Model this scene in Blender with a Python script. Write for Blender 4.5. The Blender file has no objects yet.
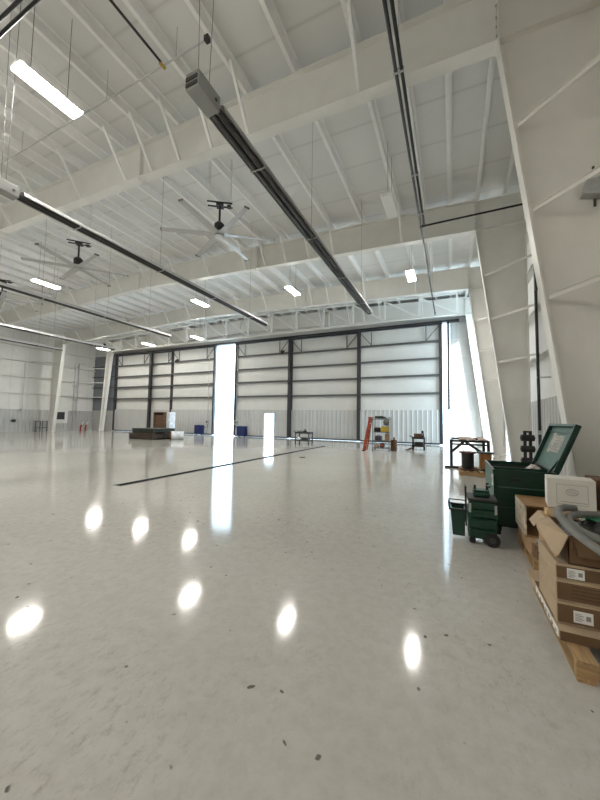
import bpy, math, random
from mathutils import Vector, Matrix
random.seed(7)
sc = bpy.context.scene
COL = sc.collection
PI = math.pi

# ------------------------------------------------------------------ materials
MATS = {}
def mat(name, col, rough=.5, metal=0., var=.06, scale=6., bump=0., bscale=40., spec=.5, stretch=None, trans=0.):
    if name in MATS: return MATS[name]
    m = bpy.data.materials.new(name); m.use_nodes = True
    nt = m.node_tree; N = nt.nodes; L = nt.links
    b = N['Principled BSDF']
    tc = N.new('ShaderNodeTexCoord'); nz = N.new('ShaderNodeTexNoise')
    nz.inputs['Scale'].default_value = scale; nz.inputs['Detail'].default_value = 4
    src = tc.outputs['Object']
    if stretch:
        mp = N.new('ShaderNodeMapping'); mp.inputs['Scale'].default_value = stretch
        L.new(src, mp.inputs['Vector']); src = mp.outputs['Vector']
    L.new(src, nz.inputs['Vector'])
    rp = N.new('ShaderNodeValToRGB')
    lo = [max(0, c*(1-var*2)) for c in col]; hi = [min(1, c*(1+var)) for c in col]
    rp.color_ramp.elements[0].position = .3; rp.color_ramp.elements[1].position = .7
    rp.color_ramp.elements[0].color = (*lo, 1); rp.color_ramp.elements[1].color = (*hi, 1)
    L.new(nz.outputs['Fac'], rp.inputs['Fac']); L.new(rp.outputs['Color'], b.inputs['Base Color'])
    b.inputs['Roughness'].default_value = rough; b.inputs['Metallic'].default_value = metal
    b.inputs['Specular IOR Level'].default_value = spec
    if trans: b.inputs['Transmission Weight'].default_value = trans
    if bump:
        n2 = N.new('ShaderNodeTexNoise'); n2.inputs['Scale'].default_value = bscale; n2.inputs['Detail'].default_value = 3
        L.new(src, n2.inputs['Vector'])
        bp = N.new('ShaderNodeBump'); bp.inputs['Strength'].default_value = bump; bp.inputs['Distance'].default_value = .02
        L.new(n2.outputs['Fac'], bp.inputs['Height']); L.new(bp.outputs['Normal'], b.inputs['Normal'])
    MATS[name] = m
    return m

def emis(name, col, s):
    m = bpy.data.materials.new(name); m.use_nodes = True
    b = m.node_tree.nodes['Principled BSDF']
    b.inputs['Base Color'].default_value = (.9, .9, .88, 1)
    b.inputs['Emission Color'].default_value = (*col, 1); b.inputs['Emission Strength'].default_value = s
    MATS[name] = m
    return m

def floor_mat():
    m = bpy.data.materials.new('epoxy_floor'); m.use_nodes = True
    nt = m.node_tree; N = nt.nodes; L = nt.links; b = N['Principled BSDF']
    tc = N.new('ShaderNodeTexCoord')
    def noise(s, d=5, rough=.6, st=None):
        n = N.new('ShaderNodeTexNoise'); n.inputs['Scale'].default_value = s; n.inputs['Detail'].default_value = d
        n.inputs['Roughness'].default_value = rough
        if st:
            mp = N.new('ShaderNodeMapping'); mp.inputs['Scale'].default_value = st[0]; mp.inputs['Rotation'].default_value = (0, 0, st[1])
            L.new(tc.outputs['Object'], mp.inputs['Vector']); L.new(mp.outputs['Vector'], n.inputs['Vector'])
        else: L.new(tc.outputs['Object'], n.inputs['Vector'])
        return n.outputs['Fac']
    def ramp(f, p0, p1, c0, c1):
        r = N.new('ShaderNodeValToRGB'); r.color_ramp.elements[0].position = p0; r.color_ramp.elements[1].position = p1
        r.color_ramp.elements[0].color = (*c0, 1); r.color_ramp.elements[1].color = (*c1, 1)
        L.new(f, r.inputs['Fac']); return r.outputs['Color']
    def mix(f, a, c, mode='MIX'):
        x = N.new('ShaderNodeMix'); x.data_type = 'RGBA'; x.blend_type = mode
        if isinstance(f, float): x.inputs['Factor'].default_value = f
        else: L.new(f, x.inputs['Factor'])
        for k, v in ((6, a), (7, c)):
            if isinstance(v, tuple): x.inputs[k].default_value = (*v, 1)
            else: L.new(v, x.inputs[k])
        return x.outputs[2]
    base = ramp(noise(.35, 3), .3, .72, (.47, .452, .415), (.53, .514, .476))
    fine = ramp(noise(9, 6, .7), .35, .6, (.90, .89, .87), (1, 1, 1))
    c = mix(1., base, fine, 'MULTIPLY')
    # scuffed dirt in patches
    patch = ramp(noise(.55, 2), .44, .62, (.12, .12, .12), (1, 1, 1))
    scuff = ramp(noise(16, 6, .8, ((1, .6, 1), .9)), .52, .66, (0, 0, 0), (.6, .6, .6))
    f = mix(1., patch, scuff, 'MULTIPLY')
    c = mix(f, c, (.30, .27, .22))
    # small dark specks
    sp = ramp(noise(11, 1.5, .5), .725, .75, (0, 0, 0), (.85, .85, .85))
    gate = ramp(noise(1.7, 2), .40, .50, (0, 0, 0), (1, 1, 1))
    sf = mix(1., sp, gate, 'MULTIPLY')
    c = mix(sf, c, (.08, .07, .06))
    L.new(c, b.inputs['Base Color'])
    rr = N.new('ShaderNodeMapRange'); rr.inputs['To Min'].default_value = .06; rr.inputs['To Max'].default_value = .13
    L.new(noise(3, 4), rr.inputs['Value']); L.new(rr.outputs['Result'], b.inputs['Roughness'])
    bp = N.new('ShaderNodeBump'); bp.inputs['Strength'].default_value = .016; bp.inputs['Distance'].default_value = .01
    L.new(noise(22, 2), bp.inputs['Height']); L.new(bp.outputs['Normal'], b.inputs['Normal'])
    b.inputs['Specular IOR Level'].default_value = .24
    return m

def insulation_mat(name, col, axis, period, off=0., amt=.12):
    """vinyl-faced insulation blanket: soft wrinkles and a taped seam every `period` metres along an axis"""
    m = bpy.data.materials.new(name); m.use_nodes = True
    nt = m.node_tree; N = nt.nodes; L = nt.links; b = N['Principled BSDF']
    tc = N.new('ShaderNodeTexCoord'); sx = N.new('ShaderNodeSeparateXYZ'); L.new(tc.outputs['Object'], sx.inputs[0])
    def math_(op, a, v):
        x = N.new('ShaderNodeMath'); x.operation = op; L.new(a, x.inputs[0]); x.inputs[1].default_value = v; return x.outputs[0]
    p = math_('ADD', sx.outputs[axis], 100 + off)
    fr = math_('FRACT', math_('DIVIDE', p, period), 0)
    d = math_('ABSOLUTE', math_('SUBTRACT', fr, .5), 0)
    rp = N.new('ShaderNodeValToRGB'); e = rp.color_ramp.elements
    e[0].position = .0; e[0].color = (0, 0, 0, 1); e[1].position = 1; e[1].color = (0, 0, 0, 1)
    for pos, v in ((.455, 0), (.462, .6), (.468, -0.0), (.49, 1.0), (.5, 1.)):
        k = rp.color_ramp.elements.new(pos); k.color = (v, v, v, 1)
    L.new(d, rp.inputs['Fac'])
    nz = N.new('ShaderNodeTexNoise'); nz.inputs['Scale'].default_value = 1.3; nz.inputs['Detail'].default_value = 5
    L.new(tc.outputs['Object'], nz.inputs['Vector'])
    mx = N.new('ShaderNodeMix'); mx.data_type = 'RGBA'
    L.new(rp.outputs['Color'], mx.inputs['Factor'])
    mx.inputs[6].default_value = (*col, 1); mx.inputs[7].default_value = (*[c*(1-amt) for c in col], 1)
    L.new(mx.outputs[2], b.inputs['Base Color'])
    b.inputs['Roughness'].default_value = .38
    bp = N.new('ShaderNodeBump'); bp.inputs['Strength'].default_value = .35; bp.inputs['Distance'].default_value = .12
    L.new(nz.outputs['Fac'], bp.inputs['Height']); L.new(bp.outputs['Normal'], b.inputs['Normal'])
    MATS[name] = m
    return m

WHITE = mat('white_steel_paint', (.78, .77, .735), .45, var=.02, scale=2)
CREAM = mat('primer_steel_paint', (.76, .735, .68), .5, var=.02, scale=2)
PURL = mat('white_purlin_paint', (.88, .88, .87), .4, var=.02)
LINER = mat('door_liner', (.66, .655, .63), .45, var=.02, scale=1.2)
RIBBED = mat('ribbed_grey_panel', (.50, .50, .49), .45, var=.02, scale=1)
DARKST = mat('dark_door_steel', (.028, .028, .032), .45, var=.1)
GIRTD = mat('dark_girt_steel', (.10, .10, .10), .5, var=.1)
BLACK = mat('black_steel', (.012, .012, .013), .45, var=.1)
RUBBER = mat('black_rubber', (.02, .02, .02), .8, var=.1)
GALV = mat('galvanised_steel', (.50, .50, .50), .35, .7, var=.06, scale=12)
TUBE = mat('radiant_tube_steel', (.055, .052, .05), .4, .5, var=.1, scale=20)
REFL = mat('heater_reflector', (.42, .42, .41), .5, .1, var=.04)
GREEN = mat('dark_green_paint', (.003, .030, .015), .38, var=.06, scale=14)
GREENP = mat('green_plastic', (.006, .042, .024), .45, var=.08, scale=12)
GREENL = mat('pale_green_paint', (.075, .15, .115), .5, var=.10, scale=9)
CARD = mat('cardboard', (.40, .255, .135), .85, var=.06, scale=5, bump=.1, bscale=60)
CARDD = mat('brown_cardboard', (.155, .088, .043), .85, var=.07, scale=5, bump=.1, bscale=60)
CARDL = mat('pale_cardboard', (.42, .315, .205), .85, var=.06, scale=6)
WOOD = mat('pallet_wood', (.42, .27, .13), .8, var=.14, scale=5, stretch=(1, 9, 9), bump=.2, bscale=30)
WOODX = mat('pallet_wood_cross', (.42, .27, .13), .8, var=.14, scale=5, stretch=(9, 1, 9), bump=.2, bscale=30)
DWOOD = mat('dark_plywood', (.06, .042, .028), .7, var=.2, scale=6)
OWOOD = mat('orange_plywood', (.42, .19, .06), .7, var=.12, scale=8)
PAPER = mat('white_paper', (.80, .79, .76), .7, var=.03)
OFFW = mat('white_carton', (.66, .63, .56), .75, var=.03, scale=4)
INK = mat('printed_ink', (.06, .055, .05), .7, var=.1)
INKG = mat('faded_ink', (.28, .27, .25), .7, var=.1)
HOSE = mat('grey_hose', (.175, .175, .16), .6, var=.06, scale=20)
BAG = mat('black_plastic', (.014, .015, .015), .35, var=.3, scale=15, bump=.4, bscale=25)
RED = mat('red_rubber', (.40, .03, .02), .5, var=.1)
ORANGE = mat('orange_fibreglass', (.36, .055, .015), .45, var=.08)
YELLOW = mat('yellow_plastic', (.55, .37, .03), .45, var=.08)
BLUE = mat('blue_paint', (.007, .018, .10), .4, var=.08)
BROWN = mat('rust_brown', (.12, .052, .022), .7, var=.15, scale=10)
WRAP = mat('stretch_wrap', (.74, .77, .80), .15, var=.15, scale=5, bump=.5, bscale=8)
PLANK = mat('pinkish_plank', (.50, .37, .31), .75, var=.1, scale=5)
MOTOR = mat('fan_motor_black', (.01, .01, .011), .4, var=.1)
BLADE = mat('fan_blade_grey', (.50, .50, .49), .35, .4, var=.03)
ALU = mat('dull_aluminium', (.55, .56, .57), .4, .6, var=.08, scale=10)
CRUMP = mat('silver_plastic', (.42, .43, .44), .25, .3, var=.3, scale=18)
APRON = mat('concrete_apron', (.78, .77, .75), .9, var=.04, scale=.2)
PALEB = mat('pale_blue_siding', (.38, .50, .58), .6, var=.04)
LENS = emis('led_lens', (1, .975, .91), 72)
LENSOFF = mat('unlit_lens', (.85, .85, .83), .3, var=.01)
CEIL = insulation_mat('roof_insulation', (.70, .70, .69), 1, 1.5, .4, .16)
WINS = insulation_mat('wall_insulation', (.76, .75, .72), 1, 1.5, .2, .10)
EINS = insulation_mat('endwall_insulation', (.70, .70, .69), 0, 1.5, .2, .10)
FLOORM = floor_mat()

# ------------------------------------------------------------------ mesh builder
class MB:
    def __init__(s): s.v = []; s.f = []; s.smooth = []
    def add(s, vs, fs, sm=False, M=None):
        o = len(s.v)
        for p in vs:
            p = Vector(p)
            if M is not None: p = M @ p
            s.v.append(p)
        for f in fs: s.f.append([i+o for i in f]); s.smooth.append(sm)
        return s
    def box(s, x0, x1, y0, y1, z0, z1, M=None):
        vs = [(x, y, z) for z in (z0, z1) for y in (y0, y1) for x in (x0, x1)]
        return s.add(vs, [(0, 2, 3, 1), (4, 5, 7, 6), (0, 1, 5, 4), (2, 6, 7, 3), (0, 4, 6, 2), (1, 3, 7, 5)], M=M)
    def cbox(s, x0, x1, y0, y1, z0, z1, c=.01, M=None):
        """box with its twelve edges chamfered"""
        c = min(c, (x1-x0)*.45, (y1-y0)*.45, (z1-z0)*.45)
        vs = []; idx = {}
        for ix, X in enumerate((x0, x1)):
            for iy, Y in enumerate((y0, y1)):
                for iz, Z in enumerate((z0, z1)):
                    sx, sy, sz = (1-2*ix), (1-2*iy), (1-2*iz)
                    idx[ix, iy, iz] = len(vs)
                    vs += [(X, Y+sy*c, Z+sz*c), (X+sx*c, Y, Z+sz*c), (X+sx*c, Y+sy*c, Z)]
        F = []
        for a in range(3):
            for k in (0, 1):
                q = []
                for (p, r) in ((0, 0), (1, 0), (1, 1), (0, 1)):
                    t = [0, 0, 0]; t[a] = k; t[(a+1) % 3] = p; t[(a+2) % 3] = r
                    q.append(idx[tuple(t)]+a)
                F.append(q if k else q[::-1])
        for a in range(3):
            b, d = (a+1) % 3, (a+2) % 3
            for p in (0, 1):
                for r in (0, 1):
                    t = [0, 0, 0]; t[b] = p; t[d] = r; t[a] = 0; i0 = idx[tuple(t)]; t[a] = 1; i1 = idx[tuple(t)]
                    q = [i0+b, i1+b, i1+d, i0+d]
                    F.append(q if (p == r) else q[::-1])
        for k, i in idx.items():
            F.append([i, i+1, i+2] if sum(k) % 2 else [i, i+2, i+1])
        return s.add(vs, F, M=M)
    def bar(s, a, b, w, h, up=(0, 0, 1), M=None):
        """rectangular bar from a to b, w across, h along `up`"""
        a = Vector(a); b = Vector(b); d = (b-a).normalized(); u = Vector(up)
        if abs(d.dot(u)) > .98: u = Vector((1, 0, 0))
        r = d.cross(u).normalized(); u = r.cross(d).normalized()
        vs = []
        for p in (a, b):
            for (i, j) in ((-1, -1), (1, -1), (1, 1), (-1, 1)): vs.append(p + r*(i*w/2) + u*(j*h/2))
        return s.add(vs, [(3, 2, 1, 0), (4, 5, 6, 7), (0, 1, 5, 4), (1, 2, 6, 5), (2, 3, 7, 6), (3, 0, 4, 7)], M=M)
    def cyl(s, a, b, r, r2=None, n=16, M=None, caps=True):
        a = Vector(a); b = Vector(b); r2 = r if r2 is None else r2
        d = (b-a).normalized(); u = Vector((0, 0, 1)) if abs(d.z) < .9 else Vector((1, 0, 0))
        x = d.cross(u).normalized(); y = d.cross(x)
        vs = []
        for p, q in ((a, r), (b, r2)):
            for k in range(n):
                t = 2*PI*k/n; vs.append(p + x*(q*math.cos(t)) + y*(q*math.sin(t)))
        s.add(vs, [(k, (k+1) % n, n+(k+1) % n, n+k) for k in range(n)], True, M)
        if caps:
            s.add(vs, [list(range(n))[::-1], list(range(n, 2*n))], False, M)
        return s
    def tube(s, pts, r, n=10, M=None, ripple=0.):
        pts = [Vector(p) for p in pts]; rings = []; up = Vector((0, 0, 1))
        x = None
        for i, p in enumerate(pts):
            d = (pts[min(i+1, len(pts)-1)] - pts[max(i-1, 0)]).normalized()
            if x is None: x = d.cross(up if abs(d.z) < .9 else Vector((1, 0, 0))).normalized()
            else: x = (x - d*x.dot(d)).normalized()
            y = d.cross(x); q = r*(1+(ripple if i % 2 else 0))
            rings.append([p + x*(q*math.cos(2*PI*k/n)) + y*(q*math.sin(2*PI*k/n)) for k in range(n)])
        vs = [v for rg in rings for v in rg]; F = []
        for i in range(len(pts)-1):
            for k in range(n): F.append((i*n+k, i*n+(k+1) % n, (i+1)*n+(k+1) % n, (i+1)*n+k))
        s.add(vs, F, True, M)
        s.add(rings[0]+rings[-1], [list(range(n))[::-1], list(range(n, 2*n))], False, M)
        return s
    def prism(s, poly, axis, t0, t1, M=None):
        """extrude a polygon (2-D, the two other axes in order) along an axis"""
        n = len(poly)
        def P(a, b, t):
            return {0: (t, a, b), 1: (a, t, b), 2: (a, b, t)}[axis]
        vs = [P(a, b, t0) for a, b in poly] + [P(a, b, t1) for a, b in poly]
        ar = sum(poly[i][0]*poly[(i+1) % n][1]-poly[(i+1) % n][0]*poly[i][1] for i in range(n))
        F = [list(range(n)), list(range(n, 2*n))[::-1]] + [((i+1) % n, i, n+i, n+(i+1) % n) for i in range(n)]
        if (ar > 0) != (axis == 1): F = [list(f)[::-1] for f in F]
        return s.add(vs, F, M=M)
    def lathe(s, prof, c=(0, 0, 0), n=24, M=None):
        """profile of (r, z) pairs turned round a vertical axis at c"""
        vs = []; c = Vector(c)
        for r, z in prof:
            for k in range(n):
                t = 2*PI*k/n; vs.append(c+Vector((r*math.cos(t), r*math.sin(t), z)))
        F = []
        for i in range(len(prof)-1):
            for k in range(n): F.append((i*n+k, i*n+(k+1) % n, (i+1)*n+(k+1) % n, (i+1)*n+k))
        m = len(prof)-1
        F += [list(range(n))[::-1], list(range(m*n, m*n+n))]
        return s.add(vs, F, False, M)
    def build(s, name, m, parent=None, bevel=0.):
        me = bpy.data.meshes.new(name)
        off = Vector(parent['_o']) if parent is not None and '_o' in parent else Vector((0, 0, 0))
        me.from_pydata([p-off for p in s.v], [], s.f); me.update()
        for p, sm in zip(me.polygons, s.smooth): p.use_smooth = sm
        o = bpy.data.objects.new(name, me); COL.objects.link(o)
        o.data.materials.append(m)
        if parent is not None:
            o.parent = parent
            if '_o' in parent: o['_o'] = parent['_o']
        if bevel:
            bv = o.modifiers.new('bevel', 'BEVEL'); bv.width = bevel; bv.segments = 2; bv.limit_method = 'ANGLE'
        return o

def tag(o, label=None, cat=None, group=None, kind=None):
    if label: o['label'] = label
    if cat: o['category'] = cat
    if group: o['group'] = group
    if kind: o['kind'] = kind
    return o
def thing(name, loc, label, cat, group=None, kind=None):
    o = bpy.data.objects.new(name, None); COL.objects.link(o); o.location = loc; o.empty_display_size = .1
    o['_o'] = [float(c) for c in loc]
    return tag(o, label, cat, group, kind)
def solo(name, mb, m, label, cat, group=None, kind=None, bevel=0.):
    return tag(mb.build(name, m, None, bevel), label, cat, group, kind)
def children(o): return [c for c in COL.objects if c.parent == o]
def copy_tree(o, parent=None):
    c = o.copy(); COL.objects.link(c)
    if parent is not None: c.parent = parent
    for ch in children(o): copy_tree(ch, c)
    return c

# ------------------------------------------------------------------ the building
XC, XR, XL = -17.45, 2.72, -39.05          # ridge line, right and left side walls
YB, YE = -14.0, 25.0                        # back wall, end wall (inside faces)
FR = [6.9, 13.7, 19.66, 24.35]             # frame planes
def dd(X): return -XC - abs(X-XC)
def ztop(X): return 10.10 + .028*dd(X)     # top of the roof beams
def zbot(X): return 8.92 + .034*dd(X)      # underside of the roof beams
PH = .27
def zroof(X): return ztop(X)+PH

s = MB().box(XL-.3, XR+.3, YB-.3, YE+.15, -.2, 0); tag(s.build('floor', FLOORM), 'glossy off-white epoxy hangar floor with scuffs and specks', None, None, 'structure')
# roof deck
s = MB(); xs = [XL-.3, XC, XR+.3]
vs = [(x, y, zroof(x)+h) for h in (0, .12) for x in xs for y in (YB-.3, YE+.3)]
s.add(vs, [(0, 2, 3, 1), (2, 4, 5, 3), (6, 7, 9, 8), (8, 9, 11, 10), (0, 6, 8, 2), (2, 8, 10, 4), (1, 3, 9, 7), (3, 5, 11, 9), (0, 1, 7, 6), (4, 10, 11, 5)])
tag(s.build('ceiling', CEIL), 'white insulated roof underside with taped seams', None, None, 'structure')

def ribs(mb, p0, p1, z0, z1, nrm, period=.33, depth=.03):
    """ribbed steel sheet between two floor points, ribs standing out along nrm"""
    p0 = Vector((*p0, 0)); p1 = Vector((*p1, 0)); n = Vector((*nrm, 0)); L = (p1-p0).length; d = (p1-p0)/L
    prof = [(0, 0)]; k = 0
    while (k+1)*period < L:
        a = k*period
        prof += [(a+.10, 0), (a+.14, depth), (a+.20, depth), (a+.24, 0)]; k += 1
    prof.append((L, 0)); vs = []; F = []
    for z in (z0, z1):
        for t, h in prof: vs.append(p0+d*t+n*h+Vector((0, 0, z)))
    m = len(prof)
    for i in range(m-1): F.append((i, i+1, m+i+1, m+i))
    # closed back
    b0 = len(vs)
    for z in (z0, z1):
        for t in (0, L): vs.append(p0+d*t-n*.02+Vector((0, 0, z)))
    F += [(b0, b0+2, b0+3, b0+1), (m, b0+2, 0+b0, 0) if False else (0, b0, b0+2, m), (m-1, 2*m-1, b0+3, b0+1)]
    F.append(list(range(m, 2*m))+[b0+3, b0+2])
    F.append(list(range(0, m))[::-1]+[b0, b0+1])
    return mb.add(vs, F)

# side walls -----------------------------------------------------------------
OPY0, OPY1, OPZ = 20.15, 23.95, 8.6         # side doorway hidden behind the third right-hand column
s = MB()
zr = zroof(XR)
s.box(XR, XR+.15, YB-.15, OPY0, 0, zr+.1).box(XR, XR+.15, OPY1, YE+.15, 0, zr+.1).box(XR, XR+.15, OPY0, OPY1, OPZ, zr+.1)
wr = tag(s.build('wall_right', WINS), 'right side wall of white faced insulation', None, None, 'structure')
s = MB(); ribs(s, (XR-.02, YB), (XR-.02, OPY0), 0, 2.43, (-1, 0)); ribs(s, (XR-.02, OPY1), (XR-.02, YE), 0, 2.43, (-1, 0)); s.build('wainscot_panel', RIBBED, wr)
def cgirt(mb, a, b, inward):
    """C-shaped wall girt between two points, web .2 deep"""
    a = Vector(a); b = Vector(b); n = Vector(inward)
    mb.bar(a+n*.10+Vector((0, 0, .0)), b+n*.10, .2, .02)
    mb.bar(a+n*.19+Vector((0, 0, .03)), b+n*.19+Vector((0, 0, .03)), .02, .08)
for z in (3.8, 5.4, 7.05, 8.6):
    s = MB(); cgirt(s, (XR, YB, z), (XR, OPY0 if z < OPZ else YE-.02, z), (-1, 0, 0)); s.build('girt', WHITE, wr)
s = MB().box(XL-.15, XL, YB-.15, YE+.15, 0, zroof(XL)+.1)
wl = tag(s.build('wall_left', WINS), 'far left side wall of white faced insulation', None, None, 'structure')
s = MB(); ribs(s, (XL+.02, YE), (XL+.02, YB), 0, 2.2, (1, 0)); s.build('wainscot_panel', RIBBED, wl)
for z in (3.76, 5.4, 7.0, 8.5):
    s = MB(); cgirt(s, (XL, YB, z), (XL, YE-.02, z), (1, 0, 0)); s.build('girt', WHITE, wl)
s = MB(); xs = [XL-.15, XC, XR+.15]
s.prism([(XL-.15, 0), (XR+.15, 0), (XR+.15, zroof(XR)+.08), (XC, zroof(XC)+.08), (XL-.15, zroof(XL)+.08)], 1, YB-.15, YB)
tag(s.build('wall_back', EINS), 'back wall behind the viewer', None, None, 'structure')
# end wall with the door opening
DX0, DX1, DZ = -35.05, -.12, 8.75
s = MB()
s.prism([(XL-.15, 0), (DX0, 0), (DX0, DZ), (DX1, DZ), (DX1, 0), (XR+.15, 0), (XR+.15, zroof(XR)+.08), (XC, zroof(XC)+.08), (XL-.15, zroof(XL)+.08)], 1, YE, YE+.15)
we = tag(s.build('wall_end', EINS), 'end wall around and above the tall hangar doors', None, None, 'structure')
s = MB(); ribs(s, (DX1+.02, YE-.02), (XR, YE-.02), 0, 2.43, (0, -1)); s.build('wainscot_panel', mat('white_ribbed_panel', (.74, .74, .73), .45, var=.02), we)
s = MB(); ribs(s, (XL, YE-.02), (DX0, YE-.02), 0, 2.3, (0, -1)); s.build('wainscot_panel', RIBBED, we)
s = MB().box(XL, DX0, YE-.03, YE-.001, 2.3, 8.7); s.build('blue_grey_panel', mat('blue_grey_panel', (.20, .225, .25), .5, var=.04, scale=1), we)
for z in (3.7, 4.95, 6.2, 7.4):
    s = MB(); cgirt(s, (XL, YE-.03, z), (DX0, YE-.03, z), (0, -1, 0)); s.build('girt', GIRTD, we)
    s = MB(); s.bar((DX1+.1, YE-.03, z), (XR, YE-.03, z), .05, .05); s.build('girt', WHITE, we)
# dark strips between the purlins on top of the end wall
PX = [1.85, .95, 0., -.93, -1.9, -3.43, -4.85, -6.05, -7.25, -8.4]
while PX[-1] > XL+1.2: PX.append(PX[-1]-1.17)
s = MB()
for a, b in zip(PX[:-1], PX[1:]):
    a_, b_ = a-.10, b+.10
    s.prism([(b_, ztop(b_)+.0), (a_, ztop(a_)+.0), (a_, zroof(a_)-.005), (b_, zroof(b_)-.005)], 1, YE-.06, YE)
tag(s.build('trim_1', GIRTD), 'dark strips between purlins at the top of the end wall', None, None, 'structure')

# rigid frames: columns --------------------------------------------------------
ORD = ['nearest', 'second', 'third', 'fourth']
def column(side, Y, label, m, dx=0., wide=0., lean=0.):
    """tapered I-column; side +1 right, -1 left"""
    def X(x): return x if side > 0 else 2*XC-x
    r = thing('steel_column', (X(2.1), Y, 0), label, 'column', 'tapered columns along the %s wall' % ('right' if side > 0 else 'left'), 'thing')
    zt = ztop(.9); xi0, xi1, xo = 1.93, .88, 2.42+wide
    wx = 2.5 if side > 0 else 2*XC-XL-.2-dx
    zk = zbot(.9)
    MS = Matrix.Identity(4) if side > 0 else Matrix.Translation((2*XC+dx, 0, 0)) @ Matrix.Scale(-1, 4, (1, 0, 0))
    s = MB(); s.prism([(xi0, .02), (xo, .02), (xo-lean, ztop(xo)), (xi1, zt), (xi1, zk)], 1, Y-.012, Y+.012, M=MS); s.build('web', m, r)
    s = MB(); s.prism([(xi0, .02), (xi1, zk), (xi1, zt), (xi1-.03, zt), (xi1-.03, zk), (xi0-.03, .02)], 1, Y-.15, Y+.15, M=MS); s.build('inner_flange', m, r)
    s = MB(); s.prism([(xo, .02), (xo+.03, .02), (xo+.03-lean, ztop(xo)), (xo-lean, ztop(xo))], 1, Y-.15, Y+.15, M=MS); s.build('outer_flange', m, r)
    s = MB(); s.box(xi0-.08, xo+.08, Y-.2, Y+.2, 0, .025, M=MS); s.build('base_plate', m, r)
    s = MB(); s.box(xi1, xo-lean, Y-.14, Y-.012, zk-.02, zk, M=MS).box(xi1, xo-lean, Y+.012, Y+.14, zk-.02, zk, M=MS); s.build('stiffener', m, r)
    s = MB()
    for dz in (.12, .3, .5, .75, .95): 
        for dy in (-.09, .09): s.cyl((xi1-.055, Y+dy, zk+dz), (xi1-.028, Y+dy, zk+dz), .022, n=6, M=MS)
    s.build('bolt', GALV, r)
    for z in ((3.8, 5.4, 7.05) if side > 0 else (3.76, 5.4, 7.0)):
        t = z/zk; xi = xi0+(xi1-xi0)*t
        s = MB(); s.bar((xi+.04, Y-.14, z), (wx, Y-1.35, z+.02), .012, .075, M=MS).bar((xi+.04, Y-.14, z+.035), (wx, Y-1.35, z+.055), .075, .012, M=MS)
        s.build('flange_brace', m, r)
    return r
column(1, FR[0], 'cream tapered steel column nearest on the right, behind the green box', CREAM)
column(1, FR[1], 'tapered steel column second along the right wall', WHITE)
column(1, FR[2], 'tapered steel column third along the right wall, behind the cable reels', WHITE)
column(1, FR[3], 'tapered steel column at the end wall beside the sunlit panels', WHITE)
column(-1, FR[2], 'white tapered column on the left wall beside the black louvre', WHITE, wide=.15)
column(-1, FR[3], 'white tapered column in the far left corner by the doors', WHITE, dx=.7, wide=-.12, lean=.75)
# slots and a bracket on the nearest column
c1 = [o for o in COL.objects if o.name == 'steel_column'][0]
s = MB().box(2.19, 2.22, 6.86, 6.887, 5.86, 6.0).box(2.195, 2.225, 6.86, 6.887, 5.30, 5.43); s.build('bolt_slot', INK, c1)
s = MB().prism([(2.02, 5.48), (2.30, 5.40), (2.30, 5.72), (2.07, 5.70)], 1, 6.72, 6.885); s.build('gusset_bracket', GALV, c1)

# rigid frames: roof beams ----------------------------------------------------
def beam(i, Y, label):
    r = thing('roof_beam', (XC, Y, zbot(XC)), label, 'beam', 'tapered roof beams across the hangar', 'thing')
    xa, xb = .85, 2*XC-.85+(.7 if i == 3 else 0)
    s = MB(); s.prism([(xa, zbot(xa)), (XC, zbot(XC)), (xb, zbot(xb)), (xb, ztop(xb)), (XC, ztop(XC)), (xa, ztop(xa))], 1, Y-.01, Y+.01); s.build('web', WHITE, r)
    def fl(f, t): 
        q = MB(); q.prism([(xa, f(xa)), (XC, f(XC)), (xb, f(xb)), (xb, f(xb)+t), (XC, f(XC)+t), (xa, f(xa)+t)], 1, Y-.15, Y+.15); return q
    fl(zbot, -.022).build('bottom_flange', WHITE, r); fl(ztop, -.02).build('top_flange', WHITE, r)
    for X in (-8.9, XC, -26.0):
        s = MB().box(X-.025, X+.025, Y-.15, Y+.15, zbot(X)-.10, ztop(X)); s.build('splice_plate', WHITE, r)
    for k, X in enumerate(PX[4:-4]):
        if k % 2 and not (X > -9 and X < -5): continue
        x_ = X+.06
        s = MB(); s.bar((x_, Y-.95, ztop(X)+.06), (x_, Y-.13, zbot(X)+.02), .07, .07, up=(1, 0, 0)); s.build('flange_brace', PURL, r)
    return r
for i, Y in enumerate(FR):
    beam(i, Y, ['deep white roof beam nearest overhead, crossing at the top', 'white roof beam second from the viewer, behind the near fans',
                'white roof beam third from the viewer, in front of the doors', 'white roof beam along the end wall over the hangar doors'][i])

# header truss a step inside the doors
r = thing('header_truss', (XC, 23.2, 8.62), 'white lattice truss hanging in front of the end wall above the doors', 'truss')
TY = 23.2; nx = [.35-2.32*k for k in range(16)]
MB().box(nx[-1], nx[0], TY-.09, TY+.09, 8.62, 8.74).build('bottom_chord', WHITE, r)
MB().prism([(nx[0], ztop(nx[0])-.02), (XC, ztop(XC)-.02), (nx[-1], ztop(nx[-1])-.02), (nx[-1], ztop(nx[-1])-.12), (XC, ztop(XC)-.12), (nx[0], ztop(nx[0])-.12)], 1, TY-.07, TY+.07).build('top_chord', PURL, r)
for k, x in enumerate(nx):
    MB().bar((x, TY, 8.74), (x, TY, ztop(x)-.1), .13, .10, up=(0, 1, 0)).build('vertical', PURL, r)
    if k < len(nx)-1: MB().bar((nx[k+1], TY, ztop(nx[k+1])-.12), (x-.05, TY, 8.74), .10, .08, up=(0, 1, 0)).build('diagonal', PURL, r)

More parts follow.
